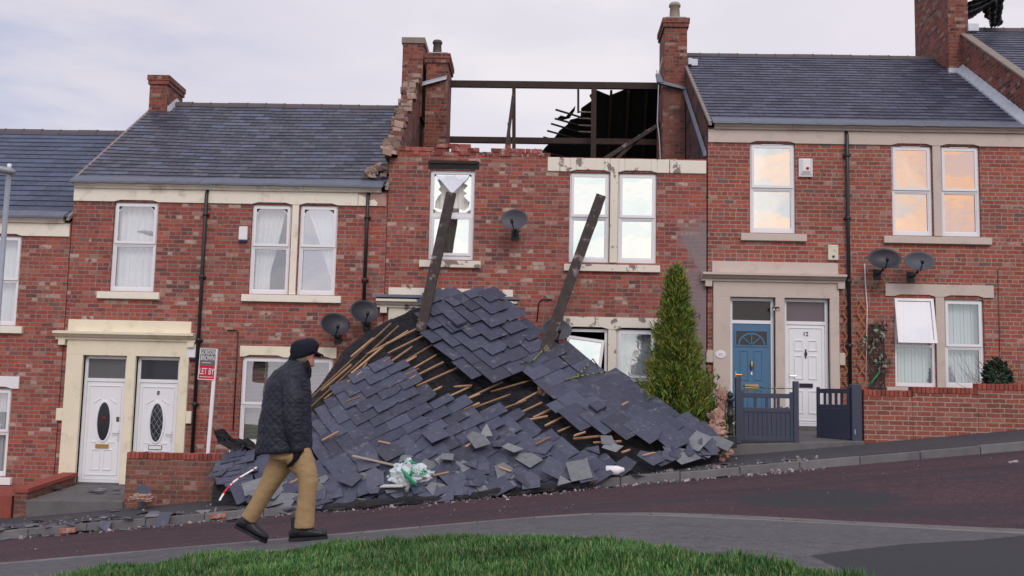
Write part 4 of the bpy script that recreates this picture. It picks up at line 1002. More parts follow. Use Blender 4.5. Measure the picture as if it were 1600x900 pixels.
# stepped broken gable on the left
ys = np.linspace(.0, 3.0, 13); tops = [float(np.interp(y, [0, .5, 1.2, 2.0, 3.0], [5.95, 6.28, 6.85, 7.45, 8.35]))+rb.uniform(-.06, .06) for y in ys]
for (ya, yb, t) in zip(ys, ys[1:], tops[1:]): pw.box(-.10, .16, ya, yb-.002, 5.80, t)
pw.box(-.10, .16, 3.0, 8, 5.8, 8.0)
pw.box(-.10, .16, 3.0, 5.2, 8.0, 8.6)
pw.build('party_wall', 'brick_sooty', h3)
st = MB()
for y, t in zip(ys, tops):
    for k in range(7):
        st.obox((rb.uniform(-.10, .16), y-.12+rb.uniform(-.08, .08), t+rb.uniform(-.03, .05)), (1, rb.uniform(-.3, .3), rb.uniform(-.3, .3)), (0, 1, rb.uniform(-.3, .4)), (0, -.2, 1), rb.uniform(.05, .10), rb.uniform(.05, .10), rb.uniform(.03, .06))
st.build('broken_masonry', 'mortar_rubble', h3)
chimney(h3, -.29, .20, 3.35, 4.4, 7.6, 9.36, [(-.02, 3.62, .07, .14, 'galvanised')], cap=False)
mb = MB(); mb.box(-.32, .23, 3.32, 4.43, 9.36, 9.50); mb.build('chimney_cap', 'stone_coping', h3)
chimney(h3, .30, .80, 3.25, 4.3, 5.8, 9.08, [(.50, 3.6, .11, .40, 'clay_pot_dark')], mat='brick_chimney')
mb = MB(); mb.hexa([(.22, 3.15, 8.28), (.78, 3.15, 8.44), (.78, 3.248, 8.46), (.22, 3.248, 8.30), (.22, 3.15, 8.31), (.78, 3.15, 8.48), (.78, 3.248, 8.56), (.22, 3.248, 8.40)]); mb.build('lead_flashing', 'lead_bright', h3)
# right-hand breast and sooty gable
mb = MB(); mb.box(5.80, 6.315, 3.05, 4.2, 5.8, 8.30); mb.build('chimney_breast', 'brick_sooty', h3)
mb = MB(); n = 12
for k in range(n):
    ya, yb = lerp(.02, 3.0, k/n), lerp(.02, 3.0, (k+1)/n); za, zb = lerp(5.98, 8.22, k/n), lerp(5.98, 8.22, (k+1)/n)
    mb.hexa([(6.25, ya, za-.04), (6.31, ya, za-.02), (6.31, yb, zb-.02), (6.25, yb, zb-.04), (6.25, ya, za), (6.31, ya, za+.06), (6.31, yb, zb+.06), (6.25, yb, zb)])
mb.hexa([(5.72, 2.92, 8.34), (6.32, 2.92, 8.20), (6.32, 3.04, 8.20), (5.72, 3.04, 8.34), (5.72, 2.92, 8.42), (6.32, 2.92, 8.26), (6.32, 3.04, 8.26), (5.72, 3.04, 8.42)])
mb.hexa([(5.66, 2.90, 8.36), (5.80, 2.90, 8.36), (5.80, 3.0, 8.36), (5.66, 3.0, 8.36), (5.62, 2.90, 8.56), (5.72, 2.90, 8.56), (5.72, 3.0, 8.56), (5.62, 3.0, 8.56)])
mb.build('lead_strip', 'lead', h3)
def tb(name, a, b, wd, th, mat='dark_timber', up=(0, 0, 1)):
    m_ = MB(); m_.bar(a, b, wd, th, up); return m_.build(name, mat, h3)
q0, q1 = loc3(P(692, 131, 4)), loc3(P(1040, 135, 4)); tb('ridge_beam', (q0[0], 4, q0[2]), (q1[0], 4, q1[2]), .09, .16)
q0, q1 = loc3(P(692, 218, 4.3)), loc3(P(1040, 223, 4.3)); tb('purlin', (q0[0], 4.3, q0[2]), (q1[0], 4.3, q1[2]), .12, .14)
for a, b, wd in (((803, 136), (803, 252), .085), ((928, 136), (927, 252), .12), ((903.5, 136), (903.5, 176), .05)):
    qa, qb = loc3(P(*a, 3.9)), loc3(P(*b, 3.9)); tb('post', (qa[0], 3.9, qa[2]), (qb[0], 3.9, qb[2]), wd, .09, up=(0, 1, 0))
qa, qb = loc3(P(802, 150, 3.6)), loc3(P(789, 250, 3.0)); tb('fallen_rafter', qa, qb, .07, .11, 'charred_timber', (0, 1, 0))
qa, qb = loc3(P(795, 193, 3.4)), loc3(P(797, 250, 3.0)); tb('fallen_rafter', qa, qb, .06, .08, 'charred_timber', (0, 1, 0))
qa, qb = loc3(P(1033, 193, 3.6)), loc3(P(943, 250, 2.0)); tb('fallen_rafter', qa, qb, .09, .10, 'charred_timber', (0, 1, 0))
qa, qb = loc3(P(1010, 205, 3.5)), loc3(P(962, 250, 2.1)); tb('fallen_rafter', qa, qb, .07, .08, 'dark_timber', (0, 1, 0))
rn = np.array([0, (8.75-5.93)/4.17, 1.0]); rn /= np.linalg.norm(rn); rp = np.array([0, 4.0, 9.22])
fp = [(931, 141), (921, 150), (925, 158), (908, 170), (907, 184), (891, 188), (886, 196), (874, 205), (868, 214), (855, 228), (846, 238), (836, 256), (1062, 262), (1062, 130), (1004, 131), (975, 141), (953, 150), (945, 147)]
fm = MB(); pts = [loc3(Ppl(x, y, rp, rn)) for x, y in fp]
fm.loft([pts, [q+rn*.03 for q in pts]]); fm.build('rear_roof_slope', 'roof_felt', h3)
fm = MB(); pts = [loc3(Ppl(x, y, rp, rn)) for x, y in ((870, 186), (876, 181), (884, 183), (899, 166), (898, 173), (890, 185), (878, 188))]; fm.loft([pts, [q+rn*.02 for q in pts]]); fm.build('felt_flap', 'roof_felt', h3)
for a, b in (((868, 170), (884, 177)), ((867, 184), (878, 188)), ((861, 192), (875, 198)), ((855, 203), (866, 207)), ((849, 213), (860, 216)), ((835, 232), (848, 236)), ((830, 240), (843, 245))):
    qa, qb = loc3(Ppl(*a, rp, rn)), loc3(Ppl(b[0]+40, b[1]+10, rp, rn)); tb('batten', qa-rn*.03, qb-rn*.03, .05, .035)
for y in (173, 183, 194, 204):
    qa, qb = loc3(Ppl(904, y, rp, rn)), loc3(Ppl(926, y+1, rp, rn)); tb('batten', qa-rn*.04, qb-rn*.04, .05, .03, 'pale_wood')
for x in (955, 982, 1010):
    qa, qb = loc3(Ppl(x, 140, rp, rn)), loc3(Ppl(x-6, 256, rp, rn)); tb('rafter', qa-rn*.06, qb-rn*.06, .06, .09)
mb = MB(); qa, qb = P(1029, 132, 3), P(1033, 250, 1.0); mb.tube([loc3(P(1026, 110, 3.1)), loc3(P(1029, 132, 3)), loc3(P(1027, 190, 2.2)), loc3(P(1030, 215, 1.8)), loc3(P(1032, 252, .1))], .012, 6); mb.tube([loc3(P(1035, 90, 3.1)), loc3(P(1026, 128, 3))], .009, 6); mb.build('loose_cable', 'lamp_cover', h3)
# rubble heap on the neighbour's eaves
rt = MB(); rr_ = random.Random(9)
for k in range(46):
    px, py = rr_.gauss(583, 11), rr_.gauss(277, 2.6); Y = .1+rr_.random()*.5
    z = 5.93+.68*(Y+.17)-.20+.06; q = P(px, py, Y); zz = z+rr_.random()*.10*max(0, 1-abs(q[0]+3.3)/.4)
    s_ = rr_.uniform(.02, .07); rt.obox((min(q[0], -3.14), Y, zz), (1, rr_.uniform(-.6, .6), rr_.uniform(-.4, .4)), (-.3, 1, .2), (0, -.2, 1), s_, s_*.7, s_*.5)
rt.build('rubble', 'mortar_rubble'); o = bpy.data.objects['rubble']; struct(o, 'stuff'); o['label'] = 'small heap of masonry rubble on the eaves of the left roof'; o['category'] = 'rubble'

# ------------------------------------------------------------------ the collapsed roof lying against house 3
TOPL = [(330, 742), (345, 722), (380, 702), (430, 668), (490, 599), (530, 541), (565, 514), (600, 494), (650, 474), (690, 468), (770, 482), (830, 518), (880, 548), (960, 597), (1040, 650), (1100, 690), (1140, 708)]
BOTL = [(330, 752), (400, 792), (460, 801), (540, 799), (640, 791), (750, 779), (900, 758), (1000, 738), (1080, 724), (1140, 714)]
YT = [(330, -2.3), (400, -1.9), (490, -1.1), (600, -.75), (690, -.55), (800, -.7), (900, -1.2), (1000, -2.05), (1100, -2.75), (1140, -2.85)]
YB = [(330, -2.9), (400, -3.5), (460, -3.9), (540, -4.12), (640, -4.2), (900, -4.2), (1000, -3.9), (1080, -3.4), (1140, -3.0)]
def itp(t, x): return float(np.interp(x, [a for a, _ in t], [b for _, b in t]))
def surf(px, py):
    a, b = itp(TOPL, px), itp(BOTL, px); t = (py-a)/max(b-a, 4.0)
    return P(px, py, lerp(itp(YT, px), itp(YB, px), t))
def surf_n(px, py):
    a, b, c_ = surf(px-6, py), surf(px+6, py), surf(px, py+6)
    b2, c2 = b-a, c_-(a+b)/2; n = np.cross(c2, b2); n /= np.linalg.norm(n)
    return n if n[1] < 0 else -n
cr = thing('collapsed_roof', 'fallen roof slope of slates, battens and black felt heaped against the damaged house', 'collapsed roof', P(700, 770, -3))
RO = np.array(cr.location)
def inside(p, poly):
    x, y = p; c_ = False
    for i in range(len(poly)):
        (x1, y1), (x2, y2) = poly[i], poly[i-1]
        if (y1 > y) != (y2 > y) and x < (x2-x1)*(y-y1)/(y2-y1)+x1: c_ = not c_
    return c_
UP_POLY = [(673, 472), (690, 468), (725, 478), (755, 467), (775, 480), (807, 497), (847, 532), (887, 555), (931, 581), (967, 599), (1011, 626), (1056, 657), (1098, 680), (1122, 702), (1090, 714), (984, 712), (940, 690), (913, 685), (882, 661), (868, 627), (833, 596), (784, 608), (738, 594), (700, 570), (673, 534), (659, 490)]
LO_POLY = [(484, 640), (522, 637), (542, 612), (567, 599), (595, 583), (629, 588), (651, 605), (682, 637), (704, 632), (750, 648), (784, 637), (820, 663), (847, 672), (891, 697), (949, 699), (990, 717), (985, 728), (900, 756), (750, 778), (640, 789), (540, 796), (470, 799), (400, 790), (336, 752), (352, 722), (400, 704), (455, 662)]
# membrane bed
mb = MB(); nx, nt_ = 190, 84; grid = []
def fold(q):
    u, v = q[0]*.87-q[2]*.5, q[0]*.5+q[2]*.87
    return .10*mnoise.noise(Vector((u*.8, v*2.4, 2)))+.09*(1-2*abs(mnoise.noise(Vector((u*1.2+v*1.4, v*5.5, 5)))))-.05+.04*(1-2*abs(mnoise.noise(Vector((u*3, v*12+u*2, 9)))))
for i in range(nx+1):
    px = lerp(331, 1139, i/nx); a, b = itp(TOPL, px), itp(BOTL, px); colp = []
    q0 = P(px, a, itp(YT, px)); colp.append(np.array([q0[0], q0[1]+.22, Gf(q0[0], q0[1])-.1]))
    for j in range(nt_+1):
        py = lerp(a+1.5, b, j/nt_); q = surf(px, py); n = surf_n(px, min(max(py, a+4), b-4))
        edge_ = min(1, j/6, (nt_-j)/6, i/5, (nx-i)/5)
        d = -.12+fold(q)*edge_
        if inside((px, py), UP_POLY) or inside((px, py), LO_POLY): d = -.16+.4*fold(q)*edge_
        colp.append(q+n*d)
    qb = P(px, b, itp(YB, px)); colp.append(np.array([qb[0], qb[1]+.02, Gr(qb[0], qb[1])-.2])); grid.append(colp)
m_ = nt_+3
mb.v = [tuple(p-RO) for c_ in grid for p in c_]
for i in range(nx):
    for j in range(m_-1): a = i*m_+j; mb.f.append((a, a+m_, a+m_+1, a+1)); mb.mi.append(0); mb.uv.append(None)
mb.build('felt_underlay', 'black_membrane', cr, True)

def slate_field(name, poly, dirpx, w_, exp, off, seed, jit=lambda px, py: 0, drop=lambda px, py: 0, fit=None, upl=0.0):
    rr_ = random.Random(seed); xs_ = [p[0] for p in poly]; ys_ = [p[1] for p in poly]
    pts = np.array([surf(x, y) for x in np.linspace(min(xs_), max(xs_), 22) for y in np.linspace(min(ys_), max(ys_), 16) if inside((x, y), fit or poly)])
    c0 = pts.mean(0); _, _, vt = np.linalg.svd(pts-c0); n = vt[2]; n = n if n[1] < 0 else -n
    cp = pr(c0); a = Ppl(cp[0], cp[1], c0, n); b = Ppl(cp[0]+dirpx[0], cp[1]+dirpx[1], c0, n); e1 = (b-a)/np.linalg.norm(b-a); e2 = np.cross(e1, n); e2 = e2 if e2[2] < 0 else -e2
    o = MB(); R_ = 24
    for r in range(-R_, R_+1):
        for k in range(-R_, R_+1):
            u = (k+.5*(r % 2)+.05*rr_.uniform(-1, 1))*w_; v = r*exp
            cc = c0+e1*u+e2*v; px, py = pr(cc)
            ppx, ppy = pr(cc+e2*exp*.5)
            if not inside((ppx, ppy), poly): continue
            if rr_.random() < drop(px, py): continue
            s_ = surf(px, py); ln = 2*exp; dd = (s_-cc)@n*.85
            J = jit(px, py)
            # local tangent, blended with the plane
            ss = (surf(px+10, py)-surf(px-10, py)); t1 = e1*.55+.45*(ss/np.linalg.norm(ss))*np.sign(ss@e1) if J < 2 else e1
            t1 = e1+.0*t1; nn_ = n
            wob = .03*mnoise.noise(Vector((u*.8, v*.8, seed)))
            ce = cc+n*(dd+off+wob)
            ang = rr_.gauss(0, .012+.22*J); tl = rr_.gauss(0, .008+.10*J); tw = rr_.gauss(0, .010+.10*J)
            f1 = e1*math.cos(ang)+e2*math.sin(ang); f2 = -e1*math.sin(ang)+e2*math.cos(ang)
            nn_ = n+f1*tl+f2*tw; nn_ /= np.linalg.norm(nn_); f1 = f1-nn_*(f1@nn_); f1 /= np.linalg.norm(f1); f2 = np.cross(nn_, f1); f2 = f2 if f2@e2 > 0 else -f2
            ce = ce+f2*rr_.gauss(0, .004+.06*J)+f1*rr_.gauss(0, .002+.05*J)+nn_*rr_.uniform(0, .004+.03*J)
            hw = w_/2-.007; th = .005
            up_, lo_ = ce-f2*exp*.999, ce+f2*exp
            if not inside(pr(cc-e2*exp*.75), poly): up_ = ce-f2*exp*rr_.uniform(-.15, .35)
            # chipped lower corners now and then
            q = [up_-f1*hw, up_+f1*hw, lo_+f1*hw+nn_*.012, lo_-f1*hw+nn_*.012]
            if rr_.random() < .18+.4*J:
                cx_ = rr_.uniform(.12, .5); q = [q[0], q[1], lerp(q[2], q[1], cx_*.4), lerp(q[2], q[3], cx_), q[3]]
            q = [p-RO for p in q]; top = [p+nn_*th for p in q]
            bse = len(o.v); N_ = len(q); o.v += [tuple(p) for p in q+top]
            o.f.append(tuple(range(bse+N_, bse+2*N_))); o.f.append(tuple(reversed(range(bse, bse+N_))))
            for i in range(N_): o.f.append((bse+i, bse+(i+1) % N_, bse+N_+(i+1) % N_, bse+N_+i))
            o.mi += [0]*(N_+2); o.uv += [None]*(N_+2)
    return o.build(name, 'fallen_slate', cr), (c0, n, e1, e2)
_, UPL = slate_field('upper_slates', UP_POLY, (.914, -.405), .43, .30, .16, 21, jit=lambda x, y: max(0, min(1, (x-985)/110))*.55+.05, drop=lambda x, y: .02)
_, LOW = slate_field('lower_slates', LO_POLY, (.89, -.455), .41, .25, .06, 22, jit=lambda x, y: min(1, max(0, (y-(690-.06*(x-600)))/90))*.42+.05+(.10 if x < 450 else 0), drop=lambda x, y: .03+.10*min(1, max(0, (y-700)/70)))
# battens, on the felt
Z6 = [((415, 388), (700, 122)), ((418, 418), (727, 132)), ((560, 300), (690, 190)), ((615, 235), (820, 130)), ((500, 410), (615, 262)), ((600, 345), (845, 200)), ((740, 305), (860, 235)), ((690, 235), (830, 165)), ((765, 325), (885, 265)), ((790, 350), (935, 285)), ((830, 375), (880, 350)), ((850, 405), (980, 345)), ((900, 420), (1012, 375)), ((955, 435), (1012, 410)), ((430, 478), (500, 440)), ((470, 560), (550, 545)), ((455, 360), (560, 268)), ((470, 395), (600, 300)), ((545, 340), (700, 245)), ((640, 300), (775, 205)), ((660, 315), (790, 240)), ((700, 330), (800, 285)), ((560, 245), (640, 178)), ((655, 215), (760, 150))]
Z7 = [((0, 425), (190, 335)), ((55, 435), (220, 375)), ((120, 450), (275, 395)), ((240, 405), (325, 360)), ((150, 370), (290, 330)), ((0, 300), (35, 285)), ((20, 350), (85, 345)), ((245, 445), (330, 405)), ((300, 460), (395, 415)), ((340, 485), (410, 450)), ((385, 505), (430, 487)), ((270, 470), (350, 455)), ((440, 535), (540, 525)), ((510, 550), (610, 545)), ((610, 580), (640, 570)), ((770, 515), (800, 500)), ((775, 555), (850, 530)), ((500, 690), (550, 658))]
rb = random.Random(31)
for z, ox, oy, sc_ in ((Z6, 300, 450, 2.25), (Z7, 700, 450, 2.25)):
    for a, b in z:
        a = (a[0]/sc_+ox, a[1]/sc_+oy); b = (b[0]/sc_+ox, b[1]/sc_+oy)
        m_ = MB(); k = 6; prev = None; of = rb.uniform(.0, .05); wd = rb.uniform(.024, .036)
        cen = []
        for i in range(k+1):
            t = i/k; px, py = lerp(a[0], b[0], t), lerp(a[1], b[1], t); cen.append(surf(px, py)+surf_n(px, py)*(of-.01)-RO)
        d0 = cen[-1]-cen[0]; cen = [cen[0]+d0*t/k*1.0+(cen[t]-(cen[0]+d0*t/k))*.35 for t in range(k+1)]
        n = surf_n((a[0]+b[0])/2, (a[1]+b[1])/2); d0 /= np.linalg.norm(d0); sd_ = np.cross(d0, n); sd_ /= np.linalg.norm(sd_)
        rs = []
        for i, c_ in enumerate(cen):
            w2 = wd/2*(.55 if i in (0, k) and rb.random() < .6 else 1); rs.append([c_+sd_*w2*sx+n*.012*sy for sx, sy in ((-1, -1), (1, -1), (1, 1), (-1, 1))])
        m_.loft(rs); m_.build('batten', 'batten_wood', cr)
# short snapped battens thrown on top, each its own thing
for k, (px, py, an, ln) in enumerate(((524, 690, -.5, .34), (560, 640, -.35, .3), (604, 702, .2, .26), (690, 752, -.2, .3), (735, 705, -.6, .22), (790, 745, .35, .28), (850, 700, -.45, .34), (912, 735, -.9, .3), (905, 690, -.3, .26), (1010, 722, -.25, .3), (470, 760, -.5, .34), (975, 650, -.5, .22))):
    n = surf_n(px, py); c0_ = surf(px, py)+n*(.26 if py < 665 else .15); A_, B_ = Ppl(px-14, py-14*math.tan(an), c0_, n), Ppl(px+14, py+14*math.tan(an), c0_, n); d0 = (B_-A_)/np.linalg.norm(B_-A_)
    sd_ = np.cross(d0, n); sd_ /= np.linalg.norm(sd_); m_ = MB(); ends = [rb.uniform(.0, .05) for _ in range(8)]
    m_.hexa([d0*(-ln/2+ends[0])-sd_*.015-n*.01, d0*(ln/2-ends[1])-sd_*.015-n*.01, d0*(ln/2-ends[2])+sd_*.015-n*.01, d0*(-ln/2+ends[3])+sd_*.015-n*.01, d0*(-ln/2+ends[4])-sd_*.015+n*.01, d0*(ln/2-ends[5])-sd_*.015+n*.01, d0*(ln/2-ends[6])+sd_*.015+n*.01, d0*(-ln/2+ends[7])+sd_*.015+n*.01])
    tag(m_.build('broken_batten', 'batten_wood', None, False, tuple(c0_)), 'short snapped wooden batten lying loose on the fallen slates', 'batten', 'snapped battens on the heap')
# black felt edge dragged along the kerb
m_ = MB(); rs = []
for i in range(40):
    t = i/39; px = lerp(515, 905, t); py = lerp(797, 760, t)+1.2*math.sin(i*.9); q = P(px, py, -4.22+.05*math.sin(i*.7)); q[2] = max(q[2], Gr(q[0], q[1])+.02)
    h = .05+.035*abs(mnoise.noise(Vector((i*.4, 0, 0)))); rs.append([q+np.array([0, y, z])-RO for y, z in ((-.10, -.03), (-.13-.04*math.sin(i*1.3), h*.5), (-.05, h*1.5), (.15, h*1.7), (.3, h*.6), (.2, -.04))])
m_.loft(rs); m_.build('felt_hem', 'black_membrane', cr, True)
# torn felt at the wall end and along the top
def sheetlet(name, px, mat, parent, org, thick=.012, amp=.05, seed=0, Yf=None, nrm=None):
    rr_ = random.Random(seed); a = [Yf(*p) if Yf else surf(*p) for p in px]; c_ = np.mean(a, 0); mbb = MB(); N_ = len(a); K = 5
    rings = [[c_+(q-c_)*(k/K)+np.array([0, -1, .6])*amp*mnoise.noise(Vector((q[0]*3+k, q[2]*4, seed+k*.7))) for q in a] for k in range(1, K+1)]
    for s_ in (0, 1):
        o_ = np.array([0, thick*s_, 0]); b0 = len(mbb.v); mbb.v.append(tuple(c_+o_-org))
        for r in rings: mbb.v += [tuple(q+o_-org) for q in r]
        for j in range(N_): mbb.f.append((b0, b0+1+j, b0+1+(j+1) % N_)); mbb.mi.append(0); mbb.uv.append(None)
        for k in range(K-1):
            for j in range(N_): x_ = b0+1+k*N_; mbb.f.append((x_+j, x_+N_+j, x_+N_+(j+1) % N_, x_+(j+1) % N_)); mbb.mi.append(0); mbb.uv.append(None)
    return mbb.build(name, mat, parent, True)
sheetlet('felt_scrap', [(333, 672), (346, 668), (362, 682), (385, 684), (404, 694), (405, 706), (385, 704), (372, 716), (356, 698), (338, 686)], 'black_membrane', cr, RO, seed=1, amp=.32, Yf=lambda x, y: P(x, y, -2.2))
sheetlet('felt_scrap', [(612, 505), (640, 485), (668, 478), (676, 468), (684, 470), (674, 500), (655, 512), (620, 520)], 'black_membrane', cr, RO, seed=2, amp=.06, Yf=lambda x, y: P(x, y, -.75))
sheetlet('felt_scrap', [(845, 532), (852, 523), (880, 545), (905, 566), (895, 572), (870, 556)], 'black_membrane', cr, RO, seed=4, amp=.04, Yf=lambda x, y: P(x, y, -.95))
# vent slates standing proud on the upper slope
c0, n_, e1_, e2_ = UPL
for px, py in ((716, 519), (931, 652)):
    q = surf(px, py)+n_*.24; m_ = MB(); m_.obox(q-RO, e1_, e2_, n_, .115, .105, .035); bevel(m_.build('vent_hood', 'fallen_slate', cr), .012)
    m_ = MB(); m_.obox(q-n_*.055-RO, e1_, e2_, n_, .19, .15, .008); m_.build('vent_base', 'fallen_slate', cr)
# ------------------------------------------------------------------ loose slates, each its own thing
rl = random.Random(77); SL = []
for kx in range(7):
    m_ = MB(); wd, ln = .30+rl.uniform(-.05, .06), .38+rl.uniform(-.08, .06); pts = [(-wd/2, -ln/2), (wd/2, -ln/2), (wd/2, ln/2), (-wd/2, ln/2)]
    if kx == 1: pts = [(-wd/2, -ln/2), (wd/2, -ln/2), (wd/2, ln*.1), (wd*.05, ln/2), (-wd/2, ln*.35)]
    if kx == 2: pts = [(-wd/2, -ln/4), (wd*.3, -ln/2), (wd/2, ln*.3), (-wd*.2, ln*.4)]
    if kx == 3: pts = [(-wd*.35, -ln*.3), (wd*.4, -ln*.2), (wd*.05, ln*.35)]
    if kx == 4: pts = [(-wd*.3, -ln*.22), (wd*.3, -ln*.25), (wd*.42, ln*.05), (wd*.1, ln*.25), (-wd*.35, ln*.12)]
    if kx == 5: pts = [(-wd*.2, -ln*.18), (wd*.22, -ln*.1), (wd*.15, ln*.16), (-wd*.18, ln*.1)]
    m_.loft([[(a, b, z) for a, b in pts] for z in (-.003, .003)]); SL.append(m_)
PROTO = {}
def loose(q, nrm, spin, kind, pale, group, label):
    key = (kind, pale)
    if key not in PROTO:
        o = SL[kind].build('loose_slate', 'loose_slate_pale' if pale else 'loose_slate_dark'); PROTO[key] = o
    else: o = PROTO[key].copy(); COL.objects.link(o)
    o.rotation_mode = 'QUATERNION'; o.rotation_quaternion = Vector(nrm).to_track_quat('Z', 'Y') @ Matrix.Rotation(spin, 3, 'Z').to_quaternion()
    o.location = tuple(q); tag(o, label, 'slate', group); return o
def jn(n, s): v = np.array(n)+np.array([rl.gauss(0, s) for _ in range(3)]); return v/np.linalg.norm(v)
HEAPD, HEAPP = 'dark loose slate lying on the lower part of the fallen roof', 'pale grey loose slate lying on the lower part of the fallen roof'
for k in range(120):
    px = rl.uniform(395, 985) if k < 88 else rl.uniform(930, 1115); a, b = itp(TOPL, px), itp(BOTL, px); py = b-abs(rl.gauss(0, 34 if k < 88 else 10))-2
    if py < a+(30 if k < 88 else 6) or py < 660 or (px > 930 and py < 696) or (915 < px < 1010 and py > 716): continue
    pale = rl.random() < .2; n = surf_n(px, min(py, b-5)); q = surf(px, py)+n*(.10+rl.random()*.05)
    loose(q, jn(n+np.array([0, -.05, .12]), .07), rl.gauss(.4, .5)+rl.choice((0, 1.57)), rl.choice((0, 0, 1, 1, 2, 4, 3)), pale, 'loose slates on the heap', HEAPP if pale else HEAPD)
# ones that can be told apart
for px, py, kind, pale, sp, nr in ((905, 752, 0, True, .25, (0, -.85, .6)), (868, 748, 0, False, -.6, (.2, -.7, .7)), (880, 768, 3, True, .3, (0, -.5, .9)), (800, 715, 2, True, 1.0, (.1, -.4, .9)), (748, 700, 1, True, .5, (0, -.6, .8)), (1085, 705, 0, True, -.4, (-.4, -.6, .7)), (1105, 710, 0, False, .5, (.4, -.6, .6)), (1118, 706, 1, True, .9, (.1, -.6, .8)), (700, 728, 2, True, .2, (0, -.3, 1)), (430, 783, 0, True, 1.2, (0, -.5, .9)), (410, 786, 1, True, .7, (0, -.3, 1)), (760, 688, 3, True, 0, (0, -.9, .4))):
    n = np.array(nr)/np.linalg.norm(nr); q = surf(px, py)+surf_n(px, min(py, itp(BOTL, px)-5))*.2
    loose(q, n, sp, kind, pale, 'loose slates on the heap', HEAPP if pale else HEAPD)
for px, py, kind, sp in ((343, 744, 0, .5), (352, 733, 0, .45), (364, 722, 0, .5), (376, 712, 1, .4), (350, 750, 1, .6), (360, 742, 0, .55), (372, 733, 0, .5), (386, 722, 0, .45), (366, 754, 0, .5), (380, 746, 0, .4), (392, 736, 1, .5), (378, 762, 0, .6), (346, 757, 4, .2), (390, 770, 0, .5)):
    q = surf(px, py); n = surf_n(px, py); loose(q+n*(.05+.0016*(760-py)), jn(n, .04), sp, kind, False, 'loose slates on the heap', HEAPD)
KERBL = 'slate fragment scattered on the downhill pavement and kerb below the white doors'
for k in range(70):
    x = rl.uniform(-9.4, -3.6); Y = -4.05+abs(rl.gauss(0, .55)) if rl.random() < .85 else -4.15-rl.random()*.35
    if Y > -2.3: continue
    z = (Gf(x, Y) if Y > -4 else Gr(x, Y))+.012+rl.random()*.02
    loose((x, Y, z), jn((0, 0, 1), .12), rl.uniform(0, 6.28), rl.choice((2, 3, 4, 5, 4, 5, 5)), rl.random() < .25, 'slate fragments on the left pavement', KERBL)
loose(P(225, 772, -2.35), np.array((-.25, -.9, .35))/1.0, .5, 1, False, None, 'dark slate leaning upright against the left garden wall').pop('group', None)
loose(P(254, 812, -4.1), (-.1, -.75, .6), .3, 2, False, None, 'dark slate fragment propped on the kerb edge right of the lone brick')
loose(P(162, 822, -4.12), (.1, -.75, .6), 1.3, 3, False, None, 'small dark slate shard propped on the kerb edge left of the lone brick')
KERBR = 'slate fragment scattered on the kerb at the right foot of the heap'
for k in range(16):
    x = rl.uniform(.6, 4.2); Y = rl.uniform(-4.4, -3.2); z = (Gf(x, Y) if Y > -4 else Gr(x, Y))+.012
    loose((x, Y, z), jn((0, 0, 1), .12), rl.uniform(0, 6.28), rl.choice((3, 4, 5, 5)), rl.random() < .4, 'slate fragments by the right kerb', KERBR)
GR = 'slate splinter lying on the doorway path below the white doors'
for k in range(8):
    x = rl.uniform(-9.2, -7.4); Y = rl.uniform(-1.7, -.4); loose((x, Y, -.245+.03), jn((0, 0, 1), .06), rl.uniform(0, 6.28), rl.choice((3, 4, 5)), rl.random() < .5, 'slate splinters on the left path', GR)
# ------------------------------------------------------------------ rubble crumbs (uncountable)
m_ = MB(); rc = random.Random(8)
def crumb(x, Y, z, s_):
    c_ = np.array([x, Y, z+s_*.25]); e = [np.array([rc.gauss(0, 1) for _ in range(3)]) for _ in range(2)]; a = e[0]/np.linalg.norm(e[0]); b = np.cross(a, e[1]); b /= np.linalg.norm(b); c2 = np.cross(a, b)
    m_.obox(c_, a, b, c2, s_*rc.uniform(.4, 1), s_*rc.uniform(.3, .8), s_*rc.uniform(.2, .5))
for k in range(900):
    u = rc.random()
    if u < .45: x = rc.uniform(.3, 4.4); Y = -4.05-abs(rc.gauss(0, .18)) if rc.random() < .6 else -4+abs(rc.gauss(0, .35))
    elif u < .85: x = rc.uniform(-9.5, -3.2); Y = -4.05-abs(rc.gauss(0, .22)) if rc.random() < .5 else -4+abs(rc.gauss(0, .6))
    else: x = rc.uniform(-3, .6); Y = -4.3-abs(rc.gauss(0, .25))
    crumb(x, Y, (Gf(x, Y) if Y > -3.99 else Gr(x, Y)), rc.uniform(.006, .028)*(2.0 if rc.random() < .06 else 1))
for k in range(140):
    x = rc.uniform(-9, 9); Y = rc.uniform(-8, -4.4); crumb(x, Y, Gr(x, Y), rc.uniform(.004, .012))
o = struct(m_.build('rubble_crumbs', 'chips'), 'stuff'); o['label'] = 'crumbs of mortar and brick along the kerb'; o['category'] = 'rubble'
# ------------------------------------------------------------------ the two roof timbers
def timber(name, a, b, wd, th, label, Ya, Yb):
    A, B = P(*a, Ya), P(*b, Yb); d = (B-A); B = B+d*.25; m_ = MB(); k = 8; d = B-A; L_ = np.linalg.norm(d); d /= L_; s_ = np.cross(d, (0, 1, 0)); s_ /= np.linalg.norm(s_); u = np.cross(s_, d); rs = []
    for i in range(k+1):
        c_ = A+d*L_*i/k-A; w2 = wd/2*(1+.04*mnoise.noise(Vector((i*1.3, 0, Ya)))); rs.append([c_+s_*w2*sx+u*th/2*sy for sx, sy in ((-1, -1), (1, -1), (1, 1), (-1, 1))])
    m_.loft(rs); o = m_.build(name, 'charred_timber', None, False, tuple(A)); bevel(o, .008); return tag(o, label, 'timber')
timber('roof_timber', (705, 302), (667, 474), .195, .10, 'charred roof timber leaning across the window with the burst pane', -.42, -1.1)
timber('roof_timber', (939, 306), (859, 528), .195, .10, 'charred roof timber leaning across the paired white windows, longer one', -.40, -1.35)
